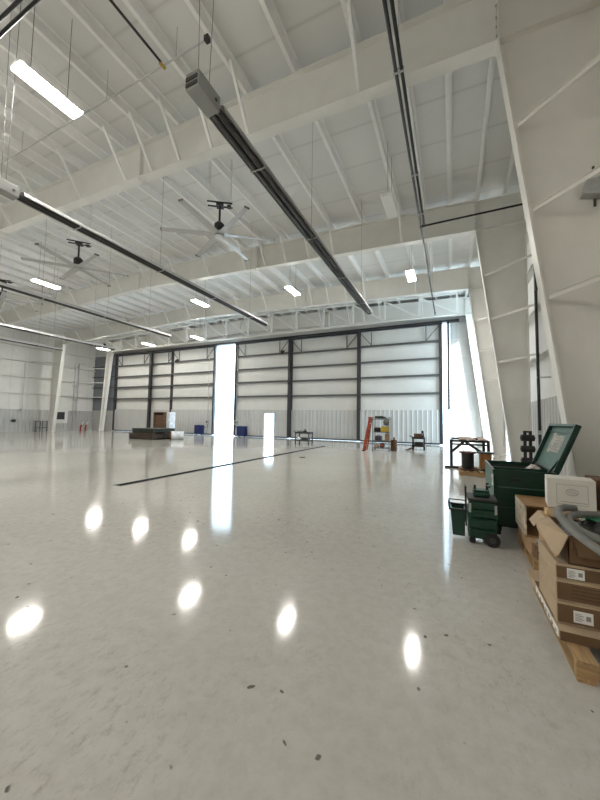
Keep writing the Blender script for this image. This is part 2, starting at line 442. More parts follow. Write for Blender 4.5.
# purlins -----------------------------------------------------------------------
NTH = ['first', 'second', 'third', 'fourth', 'fifth', 'sixth', 'seventh', 'eighth', 'ninth', 'tenth', 'eleventh', 'twelfth', 'thirteenth', 'fourteenth',
       'fifteenth', 'sixteenth', 'seventeenth', 'eighteenth', 'nineteenth', 'twentieth']
def nth(n): return NTH[n] if n < 20 else ('twenty-' + NTH[n-20] if n < 29 else ('thirtieth' if n == 29 else 'thirty-'+NTH[n-30]))
NTH_OK = True
s = MB(); w = .085
s.box(-.012, .012, YB+.01, YE-.07, .0, PH-.004); s.box(-w, .0, YB+.01, YE-.07, 0, .012); s.box(0, w, YB+.01, YE-.07, PH-.016, PH-.004); s.box(-w, -w+.012, YB+.01, YE-.07, 0, .03)
pm = s.build('roof_purlin', PURL)
for i, X in enumerate(PX):
    o = pm if i == 0 else pm.copy()
    if i: COL.objects.link(o)
    o.location = (X, 0, ztop(X)+.002)
    n = nth(i) if i != 19 else 'twentieth'
    tag(o, 'white roof purlin running the hangar length, %s out from the right wall' % n, 'purlin', 'white roof purlins', 'thing')

# hangar doors -----------------------------------------------------------------------
LEVELS = [3.64, 4.92, 6.11, 7.345]
def leaf(n, x0, x1, Y, label, hole=None, pw=.26, post_cols=(None, None), gear=None, lamp=None):
    """one sliding hangar door leaf whose inside face is at Y"""
    r = thing('door_%d' % n, ((x0+x1)/2, Y, 0), label, 'door', 'sliding hangar door leaves', 'structure')
    D = .26; top = 8.60
    for x, c in ((x0, post_cols[0]), (x1-pw, post_cols[1])):
        s = MB().box(x, x+pw, Y, Y+D, .06, top); s.build('post', c or DARKST, r)
    s = MB().box(x0+pw, x1-pw, Y, Y+D, top-.09, top); s.build('top_rail', DARKST, r)
    s = MB()
    if hole: s.box(x0+pw, hole[0], Y, Y+D, .03, .14).box(hole[1], x1-pw, Y, Y+D, .03, .14)
    else: s.box(x0+pw, x1-pw, Y, Y+D, .03, .14)
    s.build('bottom_rail', DARKST, r)
    for z in LEVELS:
        s = MB().box(x0+pw, x1-pw, Y, Y+.20, z-.06, z+.06).box(x0+pw, x1-pw, Y, Y+.02, z-.10, z-.06); s.build('girt', GIRTD, r)
    # liner skin behind the girts with a few vertical laps
    s = MB().box(x0+.1, x1-.1, Y+.2, Y+D-.01, 2.43, top-.1)
    k = x0+1.9
    while k < x1-.8: s.box(k, k+.02, Y+.193, Y+.2, 2.43, top-.16); k += 1.9
    s.build('liner_panel', LINER, r)
    s = MB()
    a, b = x0+pw, x1-pw
    if hole:
        ribs(s, (a, Y+.04), (hole[0], Y+.04), .14, 2.43, (0, -1)); ribs(s, (hole[1], Y+.04), (b, Y+.04), .14, 2.43, (0, -1))
        ribs(s, (hole[0], Y+.04), (hole[1], Y+.04), hole[2], 2.43, (0, -1))
        s.box(x0+.1, hole[0], Y+.07, Y+D-.01, .1, 2.43).box(hole[1], x1-.1, Y+.07, Y+D-.01, .1, 2.43).box(hole[0], hole[1], Y+.07, Y+D-.01, hole[2], 2.43)
    else:
        ribs(s, (a, Y+.04), (b, Y+.04), .14, 2.43, (0, -1)); s.box(x0+.1, x1-.1, Y+.07, Y+D-.01, .1, 2.43)
    s.build('wainscot_panel', RIBBED, r)
    if hole:
        s = MB().box(hole[0]-.03, hole[0]+.02, Y-.01, Y+D, 0.02, hole[2]).box(hole[1]-.02, hole[1]+.03, Y-.01, Y+D, 0.02, hole[2]).box(hole[0]-.03, hole[1]+.03, Y-.01, Y+D, hole[2], hole[2]+.05)
        s.build('walk_door_frame', GALV, r)
    # corner braces under the top rail
    for sx, xx in ((1, x0+pw), (-1, x1-pw)):
        s = MB().bar((xx+sx*.85, Y+.05, 7.40), (xx+sx*.85, Y+.05, top-.16), .06, .06).bar((xx+sx*.85, Y+.03, 7.42), (xx, Y+.03, top-.2), .05, .05, up=(0, 1, 0))
        s.build('corner_brace', GIRTD, r)
    if lamp:
        s = MB().box(lamp-.12, lamp+.12, Y-.16, Y, 7.45, 7.55).cyl((lamp, Y-.26, 7.32), (lamp, Y-.02, 7.45), .13, .10); s.build('floodlight', BLACK, r)
    if gear:
        bx, cx = gear
        s = MB().cbox(bx-.45, bx+.45, Y-.42, Y-.02, .10, .95, .03).box(bx-.38, bx+.38, Y-.43, Y-.42, .2, .5); u = s.build('drive_unit', BLUE, r)
        s = MB().cyl((bx-.3, Y-.22, 0), (bx-.3, Y-.22, .14), .07).cyl((bx+.3, Y-.22, 0), (bx+.3, Y-.22, .14), .07); s.build('wheel', RUBBER, u)
        s = MB().cbox(cx-.16, cx+.16, Y-.16, Y, 1.05, 1.42, .02); u = s.build('control_box', GALV, r)
        s = MB().box(cx-.09, cx+.09, Y-.167, Y-.16, 1.18, 1.36); s.build('face_plate', INK, u)
        s = MB().tube([(cx, Y-.05, 1.42), (cx, Y-.05, 6.0), (cx, Y-.05, 8.4)], .025); s.build('conduit', GALV, r)
        s = MB().tube([(cx+.05, Y-.08, 1.06), (cx+.06, Y-.10, .8), (cx*.6+bx*.4, Y-.2, .70), (bx, Y-.25, .94)], .018); s.build('cable', BLACK, r)
    return r
YD = 24.72
leaf(1, -35.0, -29.25, YD, 'hangar door leaf at far left, next to the corner column')
leaf(2, -31.8, -25.95, YD+.29, 'hangar door leaf with a middle post, behind the brown crate')
leaf(3, -26.3, -20.62, YD, 'hangar door leaf just left of the bright open gap', gear=(-22.1, -21.25), lamp=-25.4, pw=.18)
leaf(4, -18.28, -12.52, YD, 'hangar door leaf with open walk-through doorway, right of the gap', hole=(-15.0, -13.98, 2.12), gear=(-17.15, -17.95), lamp=-13.2, pw=.22)
leaf(5, -12.86, -6.42, YD+.29, 'plain hangar door leaf behind the utility cart', pw=.36)
leaf(6, -6.66, -.60, YD, 'hangar door leaf at far right, behind the stepladder', pw=.22)
s = MB().box(DX0-.1, DX1+.6, YD-.10, YE-.01, 8.60, 8.74).box(DX0-.1, DX1, YE-.01, YE+.14, 8.60, 8.745)
tag(s.build('trim_2', DARKST), 'dark steel header track over the hangar doors', None, None, 'structure')
s = MB().box(DX0, DX1, YD-.02, YD+.3, 0, .012); tag(s.build('trim_3', GALV), 'steel floor guide rail under the hangar doors', None, None, 'structure')
s = MB().box(-.30, -.14, YD+.0, YE+.02, 2.45, 8.62); tag(s.build('trim_4', DARKST), 'dark jamb beside the sliver of daylight at right', None, None, 'structure')

# outdoors -------------------------------------------------------------------------------
s = MB().box(-140, 120, YE+.15, 260, -.25, -.03).box(XR+.3, 120, -120, YE+.15, -.25, -.03)
tag(s.build('ground', APRON), 'pale concrete apron outside the doors', None, None, 'structure')
s = MB(); s.prism([(-150, -.03), (-100, -.03), (-100, 6), (-125, 9), (-150, 6)], 1, 150, 185)
b = thing('distant_hangar', (-125, 150, -.03), 'pale blue hangar far away, seen through the door gap', 'building'); s.build('wall_panel', PALEB, b)
s = MB().box(-146, -104, 149.9, 150, .2, 5.2); s.build('door_panel', LINER, b)
b = thing('ground_cart', (-31.0, 58, -.03), 'small grey wheeled cart outside, seen through the walk-through doorway', 'cart')
s = MB().cbox(-31.9, -30.6, 57.6, 58.6, .25, .75, .05).cbox(-31.6, -31.1, 57.7, 58.5, .75, 1.1, .05); s.build('body', GIRTD, b)
for x in (-31.7, -30.8):
    s = MB().cyl((x, 57.55, .19), (x, 57.7, .19), .22).cyl((x, 58.5, .19), (x, 58.65, .19), .22); s.build('wheel', RUBBER, b)
for k in range(4):
    x = -50.0+k*1.2; 
    s = MB().cyl((x, 61, .0), (x, 61, .68), .17, .04, 12).box(x-.24, x+.24, 60.76, 61.24, -.03, .02)
    tag(s.build('traffic_cone', ORANGE), '%s small orange cone on the apron outside the door gap' % ('first', 'second', 'third', 'last')[k], 'cone', 'cones on the apron')

# ------------------------------------------------------------------ roof equipment
def light_proto(lit):
    r = thing('highbay_light', (0, 0, 0), None, None)
    s = MB().cbox(-.19, .19, -.62, .62, .0, .07, .02).box(-.08, .08, -.35, .35, .07, .11); s.build('housing', WHITE, r)
    s = MB().cbox(-.165, .165, -.59, .59, -.035, .0, .01); s.build('lens', LENS if lit else LENSOFF, r)
    return r
LZ = 8.5
LIT = [(-7.7, 3.64, 'lit highbay light at upper left, nearest the viewer'), (-19.2, 9.5, 'lit highbay light between the left-hand fans'),
       (-13.63, 14.85, 'lit highbay light above the left door leaves'), (-7.68, 15.3, 'lit highbay light between the two long tube heaters and the doors'),
       (-1.72, 15.85, 'lit highbay light at right, beside the black gas pipes'), (-32.3, 21.4, 'lit highbay light in the far left corner'),
       (-26.0, 21.6, 'lit highbay light over the far left door leaf'), (-19.8, 21.3, 'lit highbay light over the bright door gap')]
OFFS = [(-1.75, 10.3, 'unlit highbay light hanging between the first and second beams')]
ADDED_FILL = [(-1.72, -6.5), (-6.5, -7.5), (-13.6, -6.5), (-13.6, 2.0), (-19.2, 0.5), (-28.5, 1.0), (-25.5, -6.5), (-27.5, 8.0)]  # fill lights added out of view to brighten the near hall
protos = {}
for lit, lst in ((True, LIT), (False, OFFS), (True, [(x, y, 'added highbay-shaped fill light, out of view behind and beside the viewer, %s' % ('nearest the right wall' if x > -3 else 'farthest left' if x < -28 else 'at mid hall %d' % int(-x*10+y+20))) for x, y in ADDED_FILL])):
    for x, y, lab in lst:
        if lit not in protos: protos[lit] = light_proto(lit); o = protos[lit]
        else: o = copy_tree(protos[lit])
        o.location = (x, y, LZ); tag(o, lab, 'light', 'highbay lights', 'thing')
        if (x, y) not in ADDED_FILL:
            for v in (-.35, .35):
                h = MB().tube([(0, v, .10), (0, v, zroof(x)-LZ)], .006, 6).build('hanger_wire', GIRTD); h.parent = o

def fan_proto():
    r = thing('ceiling_fan', (0, 0, 0), None, None)
    s = MB().cyl((0, 0, .12), (0, 0, .30), .17, .17, 20).cyl((0, 0, .30), (0, 0, .40), .17, .07, 20).cyl((0, 0, .03), (0, 0, .12), .10, .17, 20); s.build('motor', MOTOR, r)
    s = MB().cyl((0, 0, .4), (0, 0, 1.0), .035, n=10); s.build('downrod', MOTOR, r)
    s = MB().cyl((0, 0, -.12), (0, 0, .03), .17, .17, 20).cyl((0, 0, -.14), (0, 0, -.12), .12, .17, 20); s.build('hub', BLADE, r)
    s = MB().bar((-.42, -.12, 1.02), (.42, -.12, 1.02), .04, .04).bar((-.42, .12, 1.02), (.42, .12, 1.02), .04, .04).box(-.12, .12, -.14, .14, .94, 1.04); s.build('mounting_bracket', MOTOR, r)
    s = MB().cbox(.24, .38, -.09, .09, .93, 1.0, .02); s.build('drive_box', MOTOR, r)
    for k in range(6):
        M = Matrix.Rotation(k*PI/3, 4, 'Z')
        s = MB(); vs = []
        for t, w0 in ((.16, .12), (.5, .115), (1.1, .10), (1.88, .085)):
            for y, z in ((-w0, -.05-.03), (-w0*.3, -.05+.02), (w0, -.05+.012), (w0*.2, -.05-.016)): vs.append((t, y, z))
        F = []
        for q in range(3):
            for c in range(4): F.append((q*4+c, q*4+(c+1) % 4, q*4+4+(c+1) % 4, q*4+4+c))
        F += [(3, 2, 1, 0), (12, 13, 14, 15)]
        s.add(vs, F, M=M); bl = s.build('blade', BLADE, r)
        s = MB().box(1.88, 1.895, -.085, .085, -.085, -.03, M=M); s.build('blade_tip', GIRTD, bl)
    return r
fz = 7.95
f0 = None
for (x, y, a, lab) in ((-7.17, 8.60, 34, 'grey six-blade ceiling fan between the two nearest tube heaters'),
                       (-14.3, 8.2, 48, 'whole grey ceiling fan at left, just above a lit highbay light'),
                       (-22.3, 8.95, 41, 'grey ceiling fan partly cut off at the far left edge')):
    if f0 is None: f0 = fan_proto(); o = f0
    else: o = copy_tree(f0)
    o.location = (x, y, fz); o.rotation_euler.z = math.radians(a); tag(o, lab, 'fan', 'ceiling fans under the roof beams', 'thing')
fans = [o for o in COL.objects if o.name.startswith('ceiling_fan')]
for o in fans:                                     # drop rods up to the purlins
    x, y, a = o.location.x, o.location.y, o.rotation_euler.z
    for u in (-.36, .36):
        for v in (-.12, .12):
            h = MB().tube([(u, v, 1.0), (u, v, zroof(x)-fz)], .008, 6).build('hanger_rod', WHITE); h.parent = o

def heater_proto():
    r = thing('tube_heater', (0, 0, 0), None, None)
    y0, y1 = 0, 10.1
    s = MB().cbox(-.12, .12, -.48, -.02, -.11, .13, .012); bx = s.build('burner_box', mat('heater_grey_enamel', (.30, .30, .29), .5, var=.04), r)
    s = MB().cyl((.12, -.12, .0), (.128, -.12, .0), .025, n=10); s.build('sight_glass', INK, bx)
    MB().box(-.10, .10, -.495, -.48, -.085, -.04).build('air_intake', INK, bx); MB().box(-.10, .10, -.495, -.48, .0, .05).build('air_intake', INK, bx)
    for x in (-.062, .062):
        s = MB().cyl((x, -.05, -.02), (x, y1, -.02), .04, n=14); s.build('radiant_tube', TUBE, r)
    s = MB(); prof = [(-.15, -.035), (-.125, .055), (-.07, .085), (.07, .085), (.125, .055), (.15, -.035)]
    vs = [(x, y, z) for y in (.05, y1) for x, z in prof] + [(x*1.03, y, z+.012) for y in (.05, y1) for x, z in prof]
    F = [(k, k+1, 6+k+1, 6+k) for k in range(5)] + [(12+k, 18+k, 18+k+1, 12+k+1) for k in range(5)] + [(0, 6, 18, 12), (5, 17, 23, 11)]
    F += [(k, 12+k, 13+k, k+1) for k in range(5)] + [(6+k, 7+k, 19+k, 18+k) for k in range(5)]
    s.add(vs, F); s.build('reflector', REFL, r)
    s = MB().tube([(.062, y1-.03, -.02), (.045, y1+.04, -.02), (0, y1+.06, -.02), (-.045, y1+.04, -.02), (-.062, y1-.03, -.02)], .04, 12); s.build('return_bend', TUBE, r)
    for y in (1.2, 3.7, 6.2, 8.7):
        s = MB().box(-.155, .155, y-.012, y+.012, -.075, -.06).box(-.155, -.145, y-.012, y+.012, -.075, .0).box(.145, .155, y-.012, y+.012, -.075, .0); s.build('tube_bracket', GALV, r)
    return r
HZ = 6.26
h0 = None
for x, y, lab in ((-3.19, 3.64, 'long dark tube heater in the centre, slanting down to the doors'), (-8.26, 3.46, 'long tube heater with grey reflector, second from the right'),
                  (-14.6, 3.4, 'long tube heater crossing the left side below the fans'), (-21.1, 4.6, 'long tube heater far left, ending by the corner light'), (-24.9, 3.4, 'farthest long tube heater, low at the left edge')):
    if h0 is None: h0 = heater_proto(); o = h0
    else: o = copy_tree(h0)
    o.location = (x, y, HZ); tag(o, lab, 'heater', 'radiant tube heaters', 'thing')
    for yy, u in ((-.25, -1), (-.25, 1), (3.7, 0), (8.7, 0)):
        if yy == 3.7 and x < -14: yy = 6.4
        h = MB().tube([(u*.1, yy, .1), (u*.2, yy, zroof(x)-HZ)], .004, 6).build('hanger_wire', GIRTD); h.parent = o

# gas piping and conduit under the roof
g = thing('gas_pipe', (-.90, 12.0, 8.58), 'pair of long black gas pipes running to the doors with a branch at right', 'pipe')
MB().tube([(-.95, YB+1, 8.58), (-.95, 22.6, 8.58), (-.95, 22.65, 8.75)], .034).build('pipe', BLACK, g)
MB().tube([(-.84, YB+1, 8.58), (-.84, 12.0, 8.58)], .034).build('pipe', BLACK, g)
MB().tube([(-.89, 12.0, 8.58), (2.36, 12.0, 8.58)], .032).build('branch', BLACK, g)
MB().cyl((-.99, 12.0, 8.58), (-.80, 12.0, 8.58), .045, n=12).build('tee', BLACK, g)
for y in (4.6, 6.3, 9.3, 11.2, 16, 18.6):
    s = MB().box(-1.0, -.79, y-.02, y+.02, 8.535, 8.55).box(-1.0, -.79, y-.02, y+.02, 8.612, 8.63); cl = s.build('clamp', GALV, g)
    s = MB().tube([(-.90, y, 8.62), (-.90, y, ztop(-.93))], .006, 6); s.build('hanger_rod', GALV, cl)
g = thing('gas_pipe', (2.37, 12.0, 0), 'black vertical gas pipe beside the right wall between two columns', 'pipe')
MB().tube([(2.38, 12.0, .5), (2.36, 12.0, 8.62)], .042).build('pipe', BLACK, g)
MB().cbox(2.32, 2.44, 11.80, 11.97, 5.7, 6.35, .03).build('regulator', BLACK, g)
MB().box(2.32, 2.42, 11.93, 12.0, 1.30, 1.42).build('valve', GALV, g)
MB().box(2.34, 2.69, 11.97, 12.03, 3.0, 3.05).build('wall_bracket', GALV, g); MB().box(2.34, 2.69, 11.97, 12.03, .6, .65).build('wall_bracket', GALV, g)
g = thing('gas_pipe', (-6.5, 2.45, 8.0), 'pair of thick black pipes crossing the top left corner', 'pipe')
MB().tube([(-12, 2.35, 8.0), (1, 2.35, 8.0)], .026).build('pipe', BLACK, g)
MB().tube([(-12, 2.465, 8.0), (1, 2.465, 8.0)], .026).build('pipe', BLACK, g)
for x in (-11, -8.3, -3, 0):
    s = MB().box(x-.02, x+.02, 2.28, 2.6, 7.93, 7.95).tube([(x, 2.44, 7.94), (x, 2.44, zroof(x))], .007, 6); s.build('hanger', GALV, g)
g = thing('conduit_run', (-8, 5.05, 9.72), 'thin grey conduit running across the roof to a small black box', 'conduit')
MB().tube([(-13.4, 5.05, 9.78), (-4.7, 5.05, 9.78)], .018, 8).build('conduit', GALV, g)
MB().cbox(-4.76, -4.64, 4.99, 5.11, 9.72, 9.84, .015).build('junction_box', BLACK, g)
for x in (-12, -8, -5.6): MB().tube([(x, 5.05, 9.78), (x, 5.05, zroof(x))], .008, 6).build('hanger', GALV, g)
g = thing('gas_pipe', (-5.9, 3, 9.7), 'thin black pipe from the top edge down to the grey conduit', 'pipe')
MB().tube([(-6.05, YB+1, 9.80), (-6.0, 5.0, 9.80)], .028, 10).build('pipe', BLACK, g)
MB().cyl((-6.0, 4.96, 9.76), (-6.0, 5.10, 9.76), .04, n=10).build('brass_fitting', mat('brass', (.5, .35, .1), .4, .8), g)

# ------------------------------------------------------------------ things on the floor: right foreground
def pallet(x0, x1, y0, y1, label, rot=0):
    r = thing('pallet', ((x0+x1)/2, (y0+y1)/2, 0), label, 'pallet', 'wooden pallets')
    H = .13; L = y1-y0
    for k in range(3):
        y = y0+.02+k*(L-.08)/2
        MB().box(x0, x1, y, y+.04, .018, H-.018).build('stringer', WOOD, r)
    n = 6
    for k in range(n):
        x = x0+k*((x1-x0)-.11)/(n-1)
        MB().box(x, x+.11, y0, y1, H-.018, H).build('deck_board', WOODX, r)
    for k in range(3):
        x = x0+k*((x1-x0)-.1)/2
        MB().box(x, x+.1, y0, y1, 0, .018).build('bottom_board', WOODX, r)
    return r
pallet(.705, 1.75, 2.74, 4.02, 'wooden pallet nearest the viewer under the brown cartons')

def qlabel(mb, x0, x1, y, z0, z1): mb.box(x0, x1, y-.003, y, z0, z1)
def carton(name, x0, x1, y0, y1, z0, z1, label, cat='box', m=CARDD, lab=None, tape=True, group=None, hand=False):
    r = thing(name, ((x0+x1)/2, (y0+y1)/2, z0), label, cat, group)
    MB().cbox(x0, x1, y0, y1, z0, z1, .006).build('body', m, r)
    if tape: MB().box((x0+x1)/2-.03, (x0+x1)/2+.03, y0-.002, y1+.002, z1-.0005, z1+.0015).box((x0+x1)/2-.03, (x0+x1)/2+.03, y0-.002, y0, z1-.07, z1).build('tape', mat('packing_tape', (.42, .30, .17), .35, var=.04), r)
    if lab:
        q = MB().box(lab[0], lab[1], y0-.003, y0, lab[2], lab[3]).build('shipping_label', PAPER, r)
        w, h = lab[1]-lab[0], lab[3]-lab[2]
        s = MB()
        for k in range(5): s.box(lab[0]+w*.06, lab[0]+w*(.35+.1*(k % 2)), y0-.0045, y0-.003, lab[2]+h*(.18+.14*k), lab[2]+h*(.22+.14*k))
        s.box(lab[0]+w*.62, lab[0]+w*.86, y0-.0045, y0-.003, lab[2]+h*.25, lab[2]+h*.7)
        s.build('print', INKG, q)
    return r
# low tray carton directly on the pallet, with the torn white label down its left side
r = thing('flat_carton', (1.1, 3.45, .13), 'flat brown carton on the near pallet with torn white label on its side', 'box')
MB().cbox(.665, 1.62, 2.93, 3.72, .132, .198, .004).build('body', CARDD, r)
MB().box(.66, 1.62, 2.925, 3.1, .198, .202).box(.661, .665, 2.93, 3.98, .14, .201).box(.665, .80, 3.72, 3.98, .196, .201).build('flap', CARDL, r)
s = MB(); random.seed(3)
for k in range(9):
    y = 2.95+k*.075; s.box(.656, .661, y, y+.072, .14+random.random()*.02, .188+random.random()*.012)
q = s.build('shipping_label', PAPER, r)
s = MB()
for k in range(7): s.box(.6545, .656, 2.98+k*.09, 3.02+k*.09, .155, .175)
s.build('print', INKG, q)
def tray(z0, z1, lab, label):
    """carton whose front panel, coloured dark for shade, sits between pale edges"""
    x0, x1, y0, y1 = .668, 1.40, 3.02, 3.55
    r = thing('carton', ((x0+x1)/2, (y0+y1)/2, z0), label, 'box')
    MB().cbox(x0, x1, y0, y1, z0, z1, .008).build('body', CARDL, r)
    MB().cbox(x0+.006, x1-.02, y0-.004, y0+.01, z0+.014, z1-.016, .004).build('shaded_front', CARDD, r)  # front darkened in colour for its shade, sides left pale
    if lab:
        q = MB().box(lab[0], lab[1], y0-.006, y0-.004, lab[2], lab[3]).build('shipping_label', PAPER, r)
        w, h = lab[1]-lab[0], lab[3]-lab[2]; s = MB()
        for k in range(5): s.box(lab[0]+w*.08, lab[0]+w*(.42+.1*(k % 2)), y0-.0075, y0-.006, lab[2]+h*(.18+.14*k), lab[2]+h*(.23+.14*k))
        s.box(lab[0]+w*.64, lab[0]+w*.88, y0-.0075, y0-.006, lab[2]+h*.3, lab[2]+h*.7)
        s.build('print', INKG, q)
    else:
        s = MB()
        for k in range(4): s.box(x0+.09, x0+.42, y0-.0055, y0-.004, z0+.04+k*.025, z0+.046+k*.025)
        s.build('print', mat('print_on_brown', (.085, .05, .028), .8), r)
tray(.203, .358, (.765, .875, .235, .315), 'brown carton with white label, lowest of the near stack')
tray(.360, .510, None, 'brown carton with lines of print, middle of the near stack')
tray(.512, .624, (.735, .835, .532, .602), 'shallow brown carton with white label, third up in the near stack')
# top carton, open
r = thing('open_carton', (1.05, 3.3, .625), 'open brown carton holding a black bag, topmost of the near stack', 'box')
x0, x1, y0, y1, z0, z1 = .75, 1.40, 3.03, 3.55, .626, .83
s = MB().box(x0, x1, y0, y1, z0, z0+.006).box(x0, x0+.006, y0, y1, z0, z1).box(x1-.006, x1, y0, y1, z0, z1).box(x0, x1, y1-.006, y1, z0, z1).box(x0, x1, y0, y0+.006, z0, z1)
s.build('body', CARDD, r)
def flap(pts, t, nm, m, par):
    p = [Vector(a) for a in pts]; n = (p[1]-p[0]).cross(p[2]-p[0]).normalized()*t
    s = MB(); k = len(p); s.add(p+[a+n for a in p], [list(range(k)), list(range(k, 2*k))[::-1]]+[((i+1) % k, i, k+i, k+(i+1) % k) for i in range(k)]); return s.build(nm, m, par)
flap([(.748, 3.55, .83), (.748, 3.02, .83), (.675, 2.975, .695), (.655, 3.05, .70), (.63, 3.36, .76), (.64, 3.50, .80)], .006, 'side_flap', CARDL, r)
flap([(.745, 3.10, .78), (.672, 3.03, .66), (.668, 3.30, .69), (.745, 3.40, .79)], .006, 'inner_flap', CARD, r)
flap([(.78, 3.028, .83), (1.40, 3.028, .83), (1.40, 2.99, .69), (.80, 2.99, .70)], .006, 'front_flap', CARDD, r)
flap([(.76, 3.56, .83), (1.36, 3.56, .83), (1.36, 3.61, .89), (.76, 3.61, .89)], .006, 'rear_flap', CARDL, r)
# black bag with green scraps filling the carton
s = MB(); n = 14; vs = []; random.seed(11)
bxs = [(.765+(1.385-.765)*i/(n-1), 3.05+(3.53-3.05)*j/(n-1)) for j in range(n) for i in range(n)]
for (x, y) in bxs:
    u = (x-.765)/.62*2-1; v = (y-3.05)/.48*2-1
    vs.append((x, y, .785+.10*(1-u*u)*(1-v*v)+random.uniform(-.018, .018)))
F = [(j*n+i, j*n+i+1, (j+1)*n+i+1, (j+1)*n+i) for j in range(n-1) for i in range(n-1)]
k0 = len(vs); vs += [(.765, 3.05, .634), (1.385, 3.05, .634), (1.385, 3.53, .634), (.765, 3.53, .634)]
F += [(k0+3, k0+2, k0+1, k0), [k0]+[k0+1]+[i for i in range(n-1, -1, -1)], [k0+1, k0+2]+[j*n+n-1 for j in range(n-1, -1, -1)], [k0+2, k0+3]+[(n-1)*n+i for i in range(n)], [k0+3, k0]+[j*n for j in range(n)]]
s.add(vs, F, True); bag = solo('refuse_bag', s, BAG, 'crumpled black plastic bag inside the open carton', 'bag')
random.seed(21)
for k, (x, y, c, nm) in enumerate([(1.03, 3.33, GREENP, 'green'), (1.12, 3.36, GREENP, 'green'), (.95, 3.42, PAPER, 'white'), (1.17, 3.42, CARDL, 'tan'), (1.2, 3.25, CARDL, 'tan')]):
    pass
def scrap(x, y, z, w, m, seed):
    random.seed(seed); s = MB(); vs = []
    for j in range(4):
        for i in range(4): vs.append((x+(i-1.5)*w/3+random.uniform(-.01, .01), y+(j-1.5)*w/3, z+random.uniform(0, .03)))
    F = [(j*4+i, j*4+i+1, j*4+5+i, j*4+4+i) for j in range(3) for i in range(3)]
    s.add(vs+[(a, b, c-.006) for a, b, c in vs], F+[tuple(q+16 for q in f[::-1]) for f in F]); return s
solo('plastic_scrap', scrap(1.02, 3.36, .885, .14, mat('bright_green_plastic', (.01, .16, .075), .4), 1), MATS['bright_green_plastic'], 'bright green plastic scrap on the black bag', 'scrap')
solo('paper_scrap', scrap(.95, 3.42, .865, .07, PAPER, 2), PAPER, 'small white paper scrap on the black bag', 'scrap')
solo('cardboard_scrap', scrap(1.19, 3.38, .872, .09, CARDL, 3), CARDL, 'small tan cardboard scrap on the black bag', 'scrap')
# coiled grey hose lying over the carton
pts = []
for t, (x, y, z) in enumerate([(.865, 3.36, .985), (.80, 3.33, .992), (.735, 3.25, .99), (.70, 3.12, .975), (.70, 2.97, .955), (.725, 2.83, .925), (.765, 2.70, .90), (.81, 2.60, .88), (.90, 2.48, .87), (1.05, 2.42, .875),
                               (1.22, 2.50, .90), (1.33, 2.72, .925), (1.36, 2.95, .93), (1.32, 3.22, .935), (1.18, 3.38, .94), (1.02, 3.40, .945), (.88, 3.34, .945), (.785, 3.22, .94), (.76, 3.06, .93), (.81, 2.92, .905), (.92, 2.84, .89), (1.08, 2.84, .885), (1.22, 2.95, .89), (1.28, 3.12, .895)]):
    pts.append(Vector((x, y, z)))
def smooth_path(p, n=8):
    out = []
    for i in range(len(p)-1):
        a = p[max(i-1, 0)]; b = p[i]; c = p[i+1]; d = p[min(i+2, len(p)-1)]
        for k in range(n):
            t = k/n; out.append(.5*((2*b)+(c-a)*t+(2*a-5*b+4*c-d)*t*t+(3*b-a-3*c+d)*t**3))
    out.append(p[-1]); return out
s = MB().tube(smooth_path([Vector((p.x+.03, p.y+.03, p.z-.03)) for p in pts], 8), .026, 12, ripple=.05); solo('hose_coil', s, HOSE, 'thick grey corrugated hose coiled over the open carton', 'hose')
# tall tan carton behind the stack
r = thing('tall_carton', (.98, 3.78, .13), 'tall tan carton standing behind the near stack with loose flaps', 'box')
MB().cbox(.76, 1.28, 3.74, 4.0, .132, .78, .006).build('body', CARD, r)
flap([(.76, 4.0, .78), (.76, 3.74, .78), (.675, 3.76, .68), (.675, 3.96, .69)], .006, 'side_flap', CARDL, r)
MB().cbox(.78, 1.0, 3.76, 3.86, .783, .845, .006).build('wood_cleat', mat('fresh_pine', (.60, .40, .19), .7, var=.08, scale=10), r)
# white printed carton on the crate
r = thing('printed_carton', (1.19, 4.85, .66), 'white carton printed with a framed emblem, beside the green job box', 'box')
A = (.955, 4.80); B = (1.455, 4.86)
MW = Matrix.Translation((1.005, 4.80, .657)) @ Matrix.Rotation(math.radians(-8), 4, 'Z') @ Matrix.Scale(.88, 4, (1, 0, 0))
MB().cbox(0, .50, 0, .30, 0, .345, .008, M=MW).build('body', OFFW, r)
s = MB()
def fr(x0, x1, z0, z1, t):
    s.box(x0, x1, -.002, 0, z0, z0+t, M=MW).box(x0, x1, -.002, 0, z1-t, z1, M=MW).box(x0, x0+t, -.002, 0, z0, z1, M=MW).box(x1-t, x1, -.002, 0, z0, z1, M=MW)
fr(.10, .42, .055, .28, .004)
for k in range(14): s.box(.145+k*.019, .145+k*.019+.012, -.002, 0, .078, .088, M=MW)
for k in range(20):
    a = 2*PI*k/20; b_ = 2*PI*(k+1)/20
    s.bar((.26+.062*math.cos(a), -.0015, .195+.036*math.sin(a)), (.26+.062*math.cos(b_), -.0015, .195+.036*math.sin(b_)), .005, .003, up=(0, 1, 0), M=MW)
for dx in (-.03, 0, .03): s.bar((.26+dx-.018, -.0015, .222-abs(dx)*.2), (.26+dx+.018, -.0015, .168+abs(dx)*.2), .005, .003, up=(0, 1, 0), M=MW)
s.build('printed_emblem', INKG, r)
MB().box(-.002, 0, .02, .28, .03, .30, M=MW).build('torn_side', PAPER, r)
